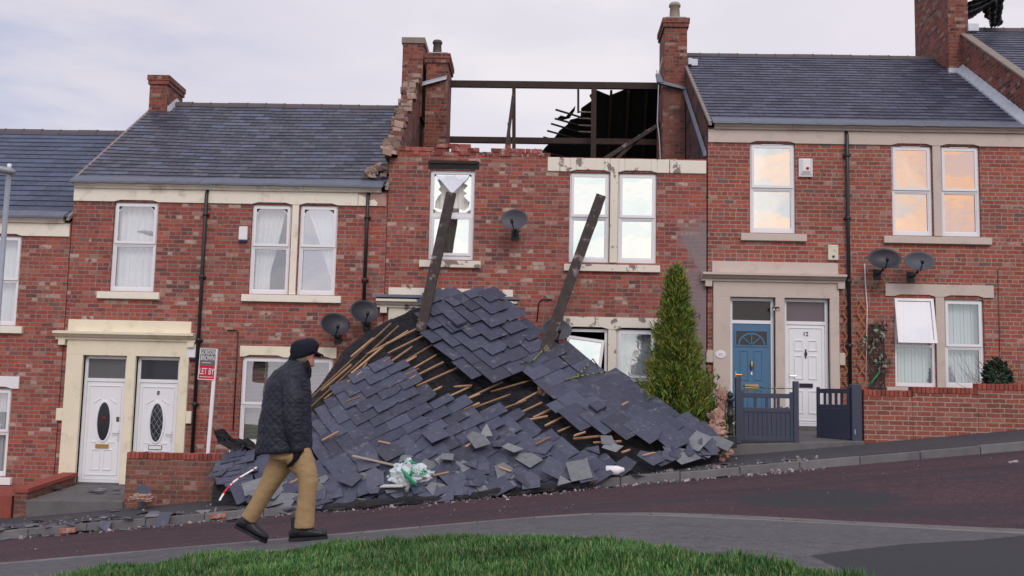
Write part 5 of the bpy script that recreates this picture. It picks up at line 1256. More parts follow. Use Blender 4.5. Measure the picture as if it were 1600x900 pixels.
A, B = P(551, 712, -3.5), P(634, 731, -3.6); m_ = MB(); m_.bar((0, 0, 0), B-A, .06, .03); o = m_.build('plank', 'pale_wood', None, False, tuple(A)); bevel(o, .006); tag(o, 'weathered wooden plank lying on the slates left of the plastic bag', 'plank')
A, B = P(672, 745, -3.8), P(700, 742, -3.8); m_ = MB(); m_.bar((0, 0, 0), B-A, .06, .03); o = m_.build('plank', 'pale_wood', None, False, tuple(A)); tag(o, 'short stub of pale wood behind the plastic bag', 'plank')
m_ = MB(); c_ = P(617, 758, -4.0); m_.obox((0, 0, 0), (.95, -.3, .06), (.3, .95, .1), (0, -.1, 1), .19, .14, .012); o = bevel(m_.build('board_scrap', 'plasterboard', None, False, tuple(c_)), .004); tag(o, 'pale speckled board scrap lying in front of the plastic bag', 'board')
# plastic bag
c_ = P(643, 742, -3.9); t = thing('plastic_bag', 'crumpled green and white plastic bag lying on the fallen slates', 'bag', c_)
bmh = bmesh.new(); bmesh.ops.create_icosphere(bmh, subdivisions=5, radius=1)
for v in bmh.verts:
    p = v.co.copy(); n1 = mnoise.noise(p*2.1)+.6*mnoise.noise(p*4.7+Vector((3, 1, 2))); rd = abs(mnoise.noise(p*3.3+Vector((7, 0, 0))))
    k = 1+.30*n1-.30*rd; v.co = Vector((p.x*.33*k, p.y*.20*k, p.z*.20*k*(1.25 if p.x < 0 else .9)))
me = bpy.data.meshes.new('bag_body'); bmh.to_mesh(me); bmh.free(); me.materials.append(MATS['bag_film']); me.polygons.foreach_set('use_smooth', [True]*len(me.polygons))
o = bpy.data.objects.new('bag_body', me); COL.objects.link(o); o.parent = t
m_ = MB(); m_.tube([(-.14, -.20, .10), (-.05, -.24, .02), (.06, -.23, -.10), (.12, -.22, -.15)], [.01, .035, .03, .01], 8); m_.tube([(-.1, -.05, .17), (-.02, -.1, .21), (.08, -.1, .18)], [.01, .03, .01], 8); m_.tube([(.0, -.21, .0), (.04, -.25, .06), (.02, -.24, .1)], [.01, .03, .01], 8); m_.build('green_print', 'bag_green', t, True)
text_mesh('bag_letters', 'OF', .13, 'board_white', t, (.11, -.215, .08), .003, roty=.5)
# milk bottle
c_ = P(961, 735, -3.95); t = thing('plastic_bottle', 'white plastic milk bottle with blue cap lying on the kerb', 'bottle', c_)
m_ = MB(); m_.tube([(-.11, 0, 0), (-.10, 0, 0), (.03, 0, .0), (.08, 0, .01), (.105, 0, .012)], [.03, .052, .054, .03, .02], 14); m_.build('bottle_body', 'plastic_white', t, True)
m_ = MB(); m_.tube([(-.145, 0, 0), (-.112, 0, 0)], .022, 12); m_.build('cap', 'navy_plastic', t); t.scale = (1.35, 1.2, 1.35)
# hazard tape, rope
simple('tape_stripes', (.78, .76, .76), .5, var=.02, stain=(.5, .03, .04), sscale=4.0, samt=(.56, .57))
def strip(pts, wd, m): 
    m_ = MB(); p0 = np.array(pts[0]); rs = []
    for i, p in enumerate(pts):
        d = np.array(pts[min(i+1, len(pts)-1)])-np.array(pts[max(i-1, 0)]); d /= np.linalg.norm(d); s_ = np.cross(d, (0, -.8, .6)); s_ /= np.linalg.norm(s_)
        rs.append([np.array(p)-p0+s_*wd/2*a+np.array([0, -.6, .8])*.004*b for a, b in ((-1, -1), (1, -1), (1, 1), (-1, 1))])
    for i in range(len(rs)-1): m_.loft(rs[i:i+2], True, i % 2 if m[1] else 0)
    return m_.build('barrier_tape', 'tape_stripes', None, False, tuple(p0))
pp = [(343, 782), (350, 770), (356, 762), (366, 752), (378, 744), (390, 737), (401, 730)]; pts = [P(x, y, -3.75+.15*i) for i, (x, y) in enumerate(pp)]
tag(strip(pts, .03, ('board_white', None)), 'thin red and white barrier tape trailing over the left end of the slates', 'tape')
def rope(pp, label, Y=None):
    pts = [surf(x, y)+surf_n(x, y)*.23 if Y is None else P(x, y, Y) for x, y in pp]; p0 = pts[0]
    m_ = MB(); m_.tube([p-p0 for p in pts], .014, 6); return tag(m_.build('barrier_rope', 'rope_green', None, True, tuple(p0)), label, 'rope')
rope([(812, 583), (830, 580), (848, 560), (856, 548), (862, 530), (866, 520)], 'yellow and black tape twisted beside the foot of the longer leaning timber')
rope([(880, 610), (895, 606), (905, 600), (918, 586), (925, 577), (934, 590)], 'yellow and black tape bundle tangled on the slates under the tilted window sash')
rope([(884, 609), (905, 604), (925, 601), (944, 598)], 'short yellow and black tape length lying across the upper slates')
# ------------------------------------------------------------------ fibreglass wool
def wool(name, c_, s_, seed, label):
    bmh = bmesh.new(); bmesh.ops.create_icosphere(bmh, subdivisions=5, radius=1); sv = Vector((seed, 0, 0))
    for v in bmh.verts:
        p = v.co.copy(); k = 1+.75*mnoise.noise(p*1.6+sv)+.45*mnoise.noise(p*3.6+sv)+.25*mnoise.noise(p*9+sv)+.12*mnoise.noise(p*22+sv); v.co = Vector((p.x*s_[0]*k, p.y*s_[1]*k, p.z*s_[2]*k))
    me = bpy.data.meshes.new(name); bmh.to_mesh(me); bmh.free(); me.materials.append(MATS['fibreglass_wool']); me.polygons.foreach_set('use_smooth', [True]*len(me.polygons))
    o = bpy.data.objects.new(name, me); COL.objects.link(o); o.location = tuple(c_); return tag(o, label, 'insulation')
wool('insulation_wool', P(1127, 622, -2.2), (.09, .10, .17), 21, 'small pinkish insulation clump topmost beside the black iron post finial')
wool('insulation_wool', P(1119, 655, -2.3), (.14, .13, .15), 3, 'pinkish insulation clump sagging against the right side of the conifer')
wool('insulation_wool', P(1108, 680, -2.5), (.24, .16, .16), 14, 'broad pinkish insulation heap between the conifer foot and the black iron post')
wool('insulation_wool', P(1128, 706, -2.9), (.13, .10, .10), 8, 'pinkish insulation clump on the pavement at the right tip of the heap')
wool('insulation_wool', P(848, 627, -1.7)+np.array([0, -.35, .12]), (.10, .08, .14), 5, 'grey tuft of insulation hanging from the broken edge of the upper slates')
wool('insulation_wool', P(978, 606, -1.25), (.14, .08, .07), 6, 'pinkish insulation tuft left of the conifer under the window')
wool('insulation_wool', P(222, 778, -2.55), (.20, .07, .06), 12, 'pale pink insulation shred at the foot of the left garden wall')
# bricks in the road
for (px, py, Y, l) in ((106, 829, -4.25, 'lone red brick lying in the gutter against the kerb'), (341, 806, -4.0, 'pale broken brick on the kerb just left of the heap')):
    m_ = MB(); m_.obox((0, 0, 0), (.97, .1, .1), (-.1, 1, 0), (-.1, 0, 1), .125, .05, .036); o = bevel(m_.build('loose_brick', 'brick_lump', None, False, tuple(P(px, py, Y))), .008); tag(o, l, 'brick')
# ------------------------------------------------------------------ garden walls, steps
def gwall(name, x0, x1, y0, y1, ztop, label, mat='brick_garden', copmat='brick_garden', steps=None, cope=True, rt=None):
    zb_ = Gf(x0, y0)-.4; t = thing(name, label, 'garden wall', (x0, y0, 0)); m_ = MB(); cp = MB(); rr_ = random.Random(1)
    for a, b, z in steps or [(x0, x1, ztop)]:
        m_.box(a-x0, b-x0, 0, y1-y0, zb_, z-.112)
        if cope:
            x = a
            while x < b-.03:
                e = min(b, x+.075); cp.box(x-x0+.004, e-x0-.004, -.006+rr_.uniform(-.004, .004), y1-y0+.006, z-.110, z+rr_.uniform(-.005, .003)); x += .075
    m_.build('brickwork', mat, t)
    if cope: bevel(cp.build('coping_bricks', 'coping_red' if copmat == 'c' else copmat, t), .006, 1)
    return t
simple('coping_red', (.27, .068, .048), .85, var=.3, vscale=8, bump=.3, island=.35)
x0 = P(1350, 650, -2)[0]
gwall('garden_wall', x0, 9.6, -2.0, -1.78, 0, 'red brick front wall stepping up to the right below the paired windows', 'brick_garden', 'c', [(x0, 6.50, 1.92), (6.505, 7.62, 1.99), (7.625, 9.6, 2.07)])
xl0, xl1 = P(196, 745, -2)[0], P(400, 745, -2)[0]
gwall('garden_wall', xl0, xl1, -2.0, -1.78, .54, 'old red brick garden wall half buried by the left end of the heap', 'brick_old_low', 'c')
# stub returning to the house and the low red wall beyond the path
t = thing('garden_wall', 'low red wall with flat coping running back to the house at the left edge', 'garden wall', (-8.97, -2, 0)); m_ = MB()
a, b = P(98, 752, -.05), P(0, 785, -1.9)
m_.hexa([(-.16, .05, -1.2), (0.06, .05, -1.2), (.06, 1.93, -1.2), (-.16, 1.93, -1.2), (-.16, .05, -.21), (.06, .05, -.21), (.06, 1.93, -.06), (-.16, 1.93, -.06)]); m_.build('brickwork', 'brick_old_low', t)
m_ = MB(); m_.hexa([(-.19, .02, -.208), (.09, .02, -.208), (.09, 1.94, -.058), (-.19, 1.94, -.058), (-.19, .02, -.14), (.09, .02, -.14), (.09, 1.94, .01), (-.19, 1.94, .01)]); m_.build('coping', 'coping_red', t)
m_ = MB(); m_.box(-14, -9.2, -1.9, -.01, -1.6, -.28); o = struct(m_.build('garden_bed', 'coping_red'))
m_ = MB(); m_.hexa([(-8.87, -2.05, -1.2), (xl0+.0, -2.05, -1.2), (-7.0, -.02, -1.2), (-8.87, -.02, -1.2), (-8.87, -2.05, -.33), (xl0, -2.05, -.30), (-7.0, -.02, -.21), (-8.87, -.02, -.21)]); struct(bevel(m_.build('doorway_path', 'concrete_slab'), .015))
m_ = MB(); m_.hexa([(3.32, -2.15, .2), (5.62, -2.15, .2), (5.62, -.02, .2), (3.32, -.02, .2), (3.32, -2.15, .93), (5.62, -2.15, 1.04), (5.62, -.02, 1.15), (3.32, -.02, 1.13)]); struct(bevel(m_.build('doorway_path', 'concrete_slab'), .015))
m_ = MB(); m_.box(-7.0, 3.3, -1.75, -.02, -1.4, .1); struct(m_.build('garden_bed', 'grass_soil'))
m_ = MB(); m_.box(5.65, 9.7, -1.77, -.02, 0, 1.25); struct(m_.build('garden_bed', 'grass_soil'))
# ------------------------------------------------------------------ gates and posts
def gate(org, wd, hh, label, yaw, posts, sl=5, lift=0.0, low=.42):
    t = thing('garden_gate', label, 'gate', org); t.rotation_euler = (0, 0, yaw)
    for p in posts:
        m_ = MB(); xx = -.09 if p[0] == 'l' else wd; m_.box(xx, xx+.09, -.045, .045, -.02, p[1]); bevel(m_.build('gate_post', 'gate_paint', t), .008)
    f = MB(); f.box(.0, .055, -.022, .022, .05+lift, hh); f.box(wd-.055, wd, -.022, .022, .05+lift, hh)
    f.box(.056, wd-.056, -.02, .02, hh-.11, hh-.03); f.box(.056, wd-.056, -.024, .024, hh*.60, hh*.60+.075); f.box(.056, wd-.056, -.02, .02, .06+lift, .13+lift); bevel(f.build('frame', 'gate_paint', t), .004)
    for i in range(sl):
        m_ = MB(); x = .056+(wd-.112)*(i+1)/(sl+1); m_.box(x-.024, x+.024, -.012, .012, hh*.60+.076, hh-.111); m_.build('baluster', 'gate_paint', t)
    b = MB(); n = int(wd/.085); pw_ = (wd-.114)/n
    for i in range(n): x = .057+i*pw_; b.box(x+.003, x+pw_-.003, -.012, .010, .131+lift, hh*.60-.001)
    b.box(.057, wd-.057, .0105, .016, .131+lift, hh*.6-.001); b.build('boarded_panel', 'gate_paint', t)
    return t
a = P(1157, 690, -2.12); b = P(1240, 690, -2.12)
gate((a[0], -2.12, .965), b[0]-a[0], .88, 'dark grey garden gate standing shut in front of the blue door', .02, (('l', 1.12), ('r', 1.07)), sl=3, lift=-.02)
a = P(1329, 690, -1.99); t = gate((a[0], -1.99, 1.0), .80, .96, 'dark grey garden gate swung open in front of the white door 12', math.radians(118), (), sl=4)
t = thing('gate_post', 'square dark grey gate post against the end of the right brick wall', 'post', (P(1338, 690, -2.02)[0], -2.0, .99)); m_ = MB(); m_.box(-.085, .085, -.085, .085, -.05, 1.02); bevel(m_.build('shaft', 'gate_paint', t), .01); m_ = MB(); m_.box(-.05, -.03, -.095, -.086, .16, .24); m_.build('latch', 'galvanised', t)
c_ = P(1141, 698, -2.35); t = thing('iron_post', 'black iron post with round finial on a square base left of the shut gate', 'post', (c_[0], -2.35, c_[2])); m_ = MB(); m_.box(-.095, .095, -.095, .095, -.02, .19); bevel(m_.build('base', 'black_iron', t), .01); m_ = MB(); m_.lathe((0, 0, .19), [(.06, 0), (.045, .05), (.045, .30), (.06, .32), (.06, .36), (.045, .38), (.042, .56), (.065, .58), (.065, .61), (.035, .63)], 12); m_.build('shaft', 'black_iron', t, True); m_ = MB(); m_.lathe((0, 0, .815), [(.012, 0), (.045, .02), (.052, .05), (.04, .09), (.012, .11), (.01, .13)], 12); m_.build('finial', 'black_iron', t, True)
a, b = P(1160, 603, -2.1), P(1243, 607, -2.1); m_ = MB(); m_.tube([a-a+np.array([0, 0, 0]), (b-a)*.5+np.array([0, 0, -.02]), b-a, b-a+np.array([.03, .02, -.06])], .008, 6); tag(m_.build('barrier_rope', 'rope_green', None, True, tuple(a)), 'yellow tape tied across the top of the shut gate', 'rope')
# potted plant behind the gate
c_ = P(1222, 660, -.6); t = thing('potted_plant', 'small clipped plant glimpsed behind the shut gate', 'plant', (c_[0], -.6, 1.1)); m_ = MB(); m_.lathe((0, 0, 0), [(.09, 0), (.13, .22), (.14, .25), (.11, .25), (.10, .2)], 14); m_.build('pot', 'clay_pot_dark', t, True)
def leafball(name, parent, mat, c_, r, n, size, seed, org=(0, 0, 0)):
    m_ = MB(); rr_ = random.Random(seed)
    for k in range(n):
        d = np.array([rr_.gauss(0, 1) for _ in range(3)]); d /= np.linalg.norm(d); p = np.array(c_)+d*np.array(r)*rr_.uniform(.55, 1.0)**.6
        a = np.array([rr_.gauss(0, 1) for _ in range(3)])+d*.8; a /= np.linalg.norm(a); b = np.cross(a, d+np.array([.1, .2, .3])); b /= np.linalg.norm(b)+1e-9; s_ = size*rr_.uniform(.6, 1.3)
        m_.face([p, p+a*s_*.5+b*s_*.22, p+a*s_, p+a*s_*.5-b*s_*.22])
    return m_.build(name, mat, parent)
leafball('foliage', t, 'shrub_leaf', (0, 0, .34), (.16, .16, .13), 500, .06, 3)
# ------------------------------------------------------------------ dishes, boxes, lamp, board
def dish(px, py, rx, rz, mat, label, yaw, pitch=-.35, Y=-.42, arm=True):
    c_ = P(px, py, Y); t = thing('satellite_dish', label, 'satellite dish', (c_[0], 0, c_[2]), 'satellite dishes on the house fronts'); 
    m_ = MB(); R, S = 8, 36; rings = []
    for sgn in (0, 1):
        rr_ = []
        for i in range(1, R+1):
            q = i/R; rr_.append([(rx*q*math.cos(6.28318*k/S), -.085*q*q+sgn*.008, rz*q*math.sin(6.28318*k/S)) for k in range(S)])
        rings.append(rr_)
    m_.loft(rings[0]+rings[1][::-1], True)
    d = m_.build('reflector', mat, t, True); d.location = (0, Y, 0); d.rotation_euler = (pitch, 0, yaw)
    m_ = MB(); m_.tube([(0, .012, -.02), (0, .10, -.06), (0, .12, -.16)], .02, 8); h = m_.build('back_bracket', 'black_iron', t); h.location = d.location; h.rotation_euler = d.rotation_euler
    m_ = MB(); m_.tube([(0, -.0, -.22), (0, Y*.5, -.22), (0, Y*.9, -.14)], .018, 8); m_.box(-.07, .07, -.02, 0.0, -.32, -.12); m_.build('wall_bracket', 'black_iron', t)
    m_ = MB(); m_.tube([(0, -.05, -rz*.97), (.0, -.22, -rz*.72), (0, -.27, -rz*.58)], .012, 6); a = m_.build('feed_arm', 'black_iron', t); a.location = d.location; a.rotation_euler = d.rotation_euler
    m_ = MB(); m_.tube([(0, -.24, -rz*.66), (0, -.29, -rz*.42)], [.028, .034], 10); a = m_.build('receiver', 'black_iron', t, True); a.location = d.location; a.rotation_euler = d.rotation_euler
    return t
dish(522, 509, .285, .235, 'dish_dark', 'dark satellite dish left of the heap top, lower of the two side by side', .45)
dish(568, 489, .285, .235, 'dish_dark', 'dark satellite dish under the short drainpipe, higher of the two beside the heap', .45)
dish(805, 345, .265, .21, 'dish_mesh', 'grey satellite dish alone between the upper windows of the damaged house', -.2, -.2)
dish(868, 517, .30, .22, 'dish_mesh', 'grey satellite dish half hidden behind the longer leaning timber', .25)
dish(1381, 407, .31, .215, 'dish_dark', 'dark satellite dish with a white tipped arm beside the right drainpipe', -.1)
dish(1435, 411, .285, .205, 'dish_mesh', 'grey satellite dish right of the darker one above the lower windows', -.1)
def wbox(px, py, wd, hh, dp, mat, label, name='alarm_box', extra=None):
    c_ = P(px, py, 0); t = thing(name, label, 'wall box', (c_[0], 0, c_[2])); m_ = MB(); m_.box(-wd/2, wd/2, -dp, 0, -hh/2, hh/2); bevel(m_.build('casing', mat, t), .012)
    if extra: extra(t, wd, hh, dp)
    return t
def bluefoot(t, w_, h, d): m_ = MB(); m_.box(-w_/2+.004, w_/2-.004, -d+.006, -.004, -h/2-.035, -h/2-.001); m_.build('foot', 'navy_plastic', t)
wbox(381, 365, .17, .27, .07, 'plastic_white', 'white alarm box with a blue foot on the brick left of the paired windows', extra=bluefoot)
wbox(301, 549, .16, .25, .07, 'plastic_white', 'white alarm box with a blue foot behind the letting board', extra=bluefoot)
def siren(t, w_, h, d):
    m_ = MB(); m_.hexa([(-w_*.25, -d-.05, -h*.2), (w_*.25, -d-.05, -h*.2), (w_*.48, -d+.01, -h*.48), (-w_*.48, -d+.01, -h*.48), (-w_*.25, -d-.05, h*.42), (w_*.25, -d-.05, h*.42), (w_*.48, -d+.01, h*.48), (-w_*.48, -d+.01, h*.48)]); bevel(m_.build('cover', 'plastic_white', t), .008)
    m_ = MB(); m_.lathe((0, 0, 0), [(.03, 0), (.03, .01), (.02, .025), (.001, .03)], 14); o = m_.build('lens', 'red_lens', t, True); o.location = (.02, -d-.05, -h*.06); o.rotation_euler = (math.pi/2, 0, 0)
wbox(1258, 263, .27, .37, .06, 'plastic_white', 'white siren box with a red lens right of the single upper window', extra=siren)
def cream(t, w_, h, d):
    m_ = MB(); m_.lathe((0, 0, 0), [(.024, 0), (.024, .012), (.016, .012), (.016, .004)], 14); o = m_.build('dial', 'ink_black', t); o.location = (.0, -d-.0, -h*.27); o.rotation_euler = (math.pi/2, 0, 0)
    for x, z in ((-.06, .11), (.06, .11), (.02, .05), (.03, .02), (.01, .04), (.05, .02)): m_ = MB(); m_.box(x-.006, x+.006, -d-.004, -d-.001, z-.004, z+.004); m_.build('screw', 'ink_black', t)
wbox(1301, 395, .20, .30, .05, 'plastic_cream', 'cream wall box with a dark dial beside the right drainpipe', 'meter_box', cream)
c_ = P(1212, 482, -.075); t = thing('name_plaque', 'small black ornate plaque on the pillar between blue and white doors', 'plaque', (c_[0], -.075, c_[2])); m_ = MB(); m_.box(-.075, .075, -.012, 0, -.04, .04); m_.build('plate', 'ink_black', t); m_ = MB(); m_.box(-.05, -.02, -.016, -.013, -.03, -.005); m_.box(.015, .05, -.016, -.013, -.03, -.005); m_.ring(-.072, .072, -.038, .038, -.015, -.0125, .006); m_.build('gilt_ornament', 'plastic_cream', t)
# small cable conduit on walls
def conduit(pp, label, mat='black_pipe', r=.012, Y=-.02):
    pts = [P(x, y, Y) for x, y in pp]; m_ = MB(); m_.tube([p-pts[0] for p in pts], r, 6); return tag(m_.build('wall_cable', mat, None, True, tuple(pts[0])), label, 'cable')
conduit([(355, 516), (369, 516), (372, 519), (370, 560), (364, 672)], 'thin black cable running down the brick right of the letting board')
conduit([(862, 468), (846, 468), (842, 473), (839, 502)], 'thin black cable hooking over left of the longer leaning timber')
conduit([(1351, 412), (1352, 440), (1355, 480), (1353, 598)], 'thin white cable hanging from the dark dish down through the trellis', 'plastic_white', .010, -.05)
conduit([(1559, 420), (1561, 500), (1563, 600)], 'thin dark cable running straight down the brick at the right edge', 'black_pipe', .006)
# street lamp: stands on the far pavement at the left edge
a = P(14, 268, -3.3); zb_ = Gf(a[0], -3.3); t = thing('street_lamp', 'grey steel street lamp at the left edge with a flat head', 'street lamp', (a[0]-.0, -3.3, zb_))
m_ = MB(); m_.tube([(0, 0, -.1), (0, 0, 1.2), (0, 0, 1.22), (0, 0, a[2]-zb_)], [.075, .075, .05, .042], 14); m_.build('column', 'galvanised', t, True)
m_ = MB(); hz = a[2]-zb_; m_.loft([[(-.42, y*.5, hz+.06+z*.4) for y, z in ((-.1, 0), (-.05, -.05), (.05, -.05), (.1, 0), (.05, .06), (-.05, .06))], [(-.2, y, hz+.03+z) for y, z in ((-.12, 0), (-.06, -.05), (.06, -.05), (.12, 0), (.06, .06), (-.06, .06))], [(.03, y, hz+.0+z) for y, z in ((-.11, 0), (-.05, -.05), (.05, -.05), (.11, 0), (.05, .06), (-.05, .06))], [(.10, y*.5, hz-.01+z*.5) for y, z in ((-.1, 0), (-.05, -.05), (.05, -.05), (.1, 0), (.05, .06), (-.05, .06))]]); m_.build('lamp_head', 'lamp_cover', t, True)
m_ = MB(); m_.tube([(0, 0, hz+.05), (0, 0, hz+.13)], [.04, .032], 10); m_.build('photocell', 'plastic_white', t, True)
# letting board on a post
cT, cB = P(331, 560, -1.70), P(325, 692, -1.70); t = thing('letting_board', 'grey and red letting board on a white post behind the left garden wall', 'sign', (cB[0], -1.70, cB[2]-.5)); m_ = MB(); hz = P(334, 545, -1.7)[2]-cB[2]+.5; m_.box(-.03, .03, -.012, .028, 0, hz); m_.build('post', 'board_white', t)
bx0, bx1 = P(307, 560, -1.72)[0]-cB[0], .02; zt, zb2 = hz, hz-.56; zs = lerp(zb2, zt, .46)
m_ = MB(); m_.ring(bx0, bx1, zb2, zt, -.025, -.013, .012); m_.build('board_edge', 'board_white', t)
m_ = MB(); m_.box(bx0+.0125, bx1-.0125, -.023, -.014, zs, zt-.0125); m_.build('upper_panel', 'board_grey', t); m_ = MB(); m_.box(bx0+.0125, bx1-.0125, -.023, -.014, zb2+.0125, zs-.002); m_.build('lower_panel', 'board_red', t)
cx = (bx0+bx1)/2
text_mesh('letters', 'GORDON', .125, 'board_white', t, (cx, -.026, lerp(zs, zt, .76)), .003, sx=.50); text_mesh('letters', 'BROWN', .125, 'board_white', t, (cx, -.026, lerp(zs, zt, .42)), .003, sx=.54); text_mesh('letters', 'LET BY', .16, 'board_white', t, (cx, -.026, lerp(zb2, zs, .56)), .003, sx=.56)
m_ = MB(); m_.box(cx-.10, cx+.06, -.0255, -.0235, lerp(zs, zt, .14), lerp(zs, zt, .17)); m_.box(cx-.12, cx+.12, -.0255, -.0235, lerp(zb2, zs, .18), lerp(zb2, zs, .215)); m_.build('small_print', 'board_white', t); t.rotation_euler = (0, math.radians(1.5), 0)
# trellises
def trellis(px0, px1, py0, py1, mat, label, dx, r, org_Y=-.05):
    a, b = P(px0, py0, org_Y), P(px1, py1, org_Y); t = thing('trellis', label, 'trellis', (a[0], org_Y, b[2])); wd, hh = b[0]-a[0], a[2]-b[2]; m_ = MB()
    for sg in (1, -1):
        k = -hh
        while k < wd+hh:
            # diagonal line x = k + sg*z*.6
            sl = .62; pts = []
            z0, z1 = 0, hh; xa, xb = (k, k+sl*hh) if sg > 0 else (k+sl*hh, k)
            f = lambda z: xa+(xb-xa)*z/hh
            zz = [z for z in np.linspace(0, hh, 60) if 0 <= f(z) <= wd]
            if len(zz) > 2: m_.bar((f(zz[0]), -.006*sg, zz[0]), (f(zz[-1]), -.006*sg, zz[-1]), .030, .012, (0, 1, 0))
            k += dx
    m_.build('lattice', mat, t); return t, wd, hh
trellis(1316, 1331, 468, 610, 'terracotta_trellis', 'orange brown expanding trellis just left of the right drainpipe', .20, .01)
trellis(1338, 1356, 468, 610, 'terracotta_trellis', 'orange brown expanding trellis just right of the right drainpipe', .20, .01)
t, wd, hh = trellis(1359, 1382, 507, 608, 'black_iron', 'dark metal trellis hung with faded ribbon foliage left of the lower windows', .14, .01, -.07)
m_ = MB(); m_.ring(-.01, wd+.01, 0, hh, -.016, .012, .022); m_.build('frame', 'black_iron', t)
for (px, py, sx, sz, mt) in ((1378, 515, .12, .14, 'ivy_leaf'), (1360, 537, .14, .12, 'ivy_leaf'), (1381, 568, .13, .12, 'ivy_leaf')):
    c_ = P(px, py, -.13); leafball('ribbon_foliage', t, mt, c_-np.array(t.location), (sx, .05, sz), 46, .11, px)
m_ = MB(); pts = [P(x, y, -.1)-np.array(t.location) for x, y in ((1358, 603), (1366, 592), (1374, 582), (1373, 575))]; m_.tube(pts, .016, 6); m_.build('plant_tie', 'bag_green', t, True)
leafball('wall_plant_leaves', None, 'twig', (0, 0, 0), (.12, .04, .14), 60, .06, 5); o = bpy.data.objects['wall_plant_leaves']; o.name = 'climbing_plant'; o.location = tuple(P(1372, 452, -.05)); tag(o, 'withered climber clinging to the brick below the two right dishes', 'plant')
# shrub and bare twigs on the right
c_ = P(1558, 600, -1.2); t = thing('shrub', 'small dark green shrub behind the right brick wall', 'shrub', (c_[0], -1.2, 1.25)); leafball('foliage', t, 'shrub_leaf', (0, 0, c_[2]-1.25+.10), (.24, .2, .34), 1400, .09, 7); m_ = MB(); m_.tube([(0, 0, -.05), (.02, 0, .5)], [.03, .015], 6); m_.build('stem', 'trunk_bark', t)
c_ = P(1598, 590, -.9); t = thing('shrub', 'bare twiggy shrub at the right edge against the brick', 'shrub', (c_[0], -.9, 1.25)); m_ = MB(); rr_ = random.Random(6)
for k in range(34):
    p = np.array([rr_.uniform(-.1, .1), 0, 0]); d = np.array([rr_.gauss(-.12, .35), rr_.gauss(0, .15), 1.0]); pts = [p]
    for i in range(6): d = d+np.array([rr_.gauss(0, .18), rr_.gauss(0, .1), -.06]); d /= np.linalg.norm(d); p = p+d*rr_.uniform(.18, .32); pts.append(p)
    m_.tube(pts, [.012, .010, .008, .006, .005, .004, .003], 5)
m_.build('twigs', 'twig', t)
# black sheeting caught on the big chimney
c_ = P(1550, 25, 3.6); t = thing('black_sheeting', 'torn black sheeting flapping from the big chimney down onto the right ridge', 'plastic sheet', c_)
def ribbon(pts, wds, seed, name):
    m_ = MB(); nseg, nw = 40, 14; PT = [np.array(p) for p in pts]; cum = np.linspace(0, len(PT)-1, nseg+1); rows = []
    for i, s_ in enumerate(cum):
        k = min(int(s_), len(PT)-2); f = s_-k; p = PT[k]*(1-f)+PT[k+1]*f; wd = wds[k]*(1-f)+wds[k+1]*f; d = PT[k+1]-PT[k]; s2 = np.cross(d, (0, 1, 0)); s2 /= np.linalg.norm(s2)
        rows.append([p+s2*wd*(j/nw-.5)+np.array([0, .10*math.sin(j*1.25+i*.22+seed)+.07*mnoise.noise(Vector((i*.3, j*.5, seed))), 0])+s2*(.035*mnoise.noise(Vector((i*.55, seed, 1))) if j in (0, nw) else 0) for j in range(nw+1)])
    m_.v = [tuple(p-c_) for r in rows for p in r]; 
    for i in range(nseg):
        for j in range(nw): a = i*(nw+1)+j; m_.f.append((a, a+1, a+nw+2, a+nw+1)); m_.mi.append(0); m_.uv.append(None)
    return m_.build(name, 'thin_sheeting', t, True)
ribbon([P(1491, 22, 3.3), P(1510, 19, 3.3), P(1530, 8, 3.4), P(1548, -4, 3.5)], [.46, .40, .30, .24], 1, 'blown_sheet')
ribbon([P(1546, -12, 3.6), P(1552, 8, 3.6), P(1555, 30, 3.7), P(1557, 41, 3.7)], [.34, .46, .40, .20], 4, 'hanging_sheet')
# ------------------------------------------------------------------ conifer
tb_ = (2.50, -1.35); zb_ = Gf(*tb_)-.05; top = P(1060, 426, -1.35)[2]-zb_
t = thing('conifer_tree', 'tall narrow green and gold conifer beside the blue door', 'tree', (tb_[0], tb_[1], zb_))
m_ = MB(); m_.tube([(0, 0, -.05), (.02, 0, 1.0), (0, 0, top*.55), (-.03, 0, top-.15)], [.08, .06, .035, .006], 8); m_.build('trunk', 'trunk_bark', t, True)
rr_ = random.Random(12); m_ = MB(); lm = MB()
def rad(h):
    u = h/top; return float(np.interp(u, [0, .05, .15, .29, .45, .61, .77, .92, 1], [.78, 1.0, 1.06, .74, .47, .30, .19, .08, .005]))
nb = 900
for k in range(nb):
    h = top*(rr_.random()**1.15)*.985; an = rr_.uniform(0, 6.283); R = rad(h)*rr_.uniform(.72, 1.10)*(1+.55*mnoise.noise(Vector((math.cos(an)*2.0, math.sin(an)*2.0, h*2.8)))+.2*rr_.random()**4)
    base = np.array([0, 0, max(.02, h-R*.45)]); tip = np.array([R*math.cos(an), R*math.sin(an), h+R*.10+rr_.uniform(0, .12)])
    if k % 4 == 0: lm.tube([base, base*.5+tip*.5+np.array([0, 0, -.03]), tip*.85+base*.15], [.012, .008, .004], 4)
    for i in range(62):
        f = .35+.65*rr_.random()**.7; p = base*(1-f)+tip*f+np.array([rr_.gauss(0, .055), rr_.gauss(0, .055), rr_.gauss(0, .06)])*(.5+f*.6)
        d = np.array([math.cos(an)*.55+rr_.gauss(0, .45), math.sin(an)*.55+rr_.gauss(0, .45), .85+rr_.gauss(0, .3)]); d /= np.linalg.norm(d); s_ = np.cross(d, [rr_.gauss(0, 1) for _ in range(3)]); s_ /= np.linalg.norm(s_); L_ = rr_.uniform(.05, .125); wd = L_*rr_.uniform(.07, .14)
        m_.face([p-s_*wd*.5, p+d*L_*.55-s_*wd, p+d*L_, p+d*L_*.55+s_*wd, p+s_*wd*.5])
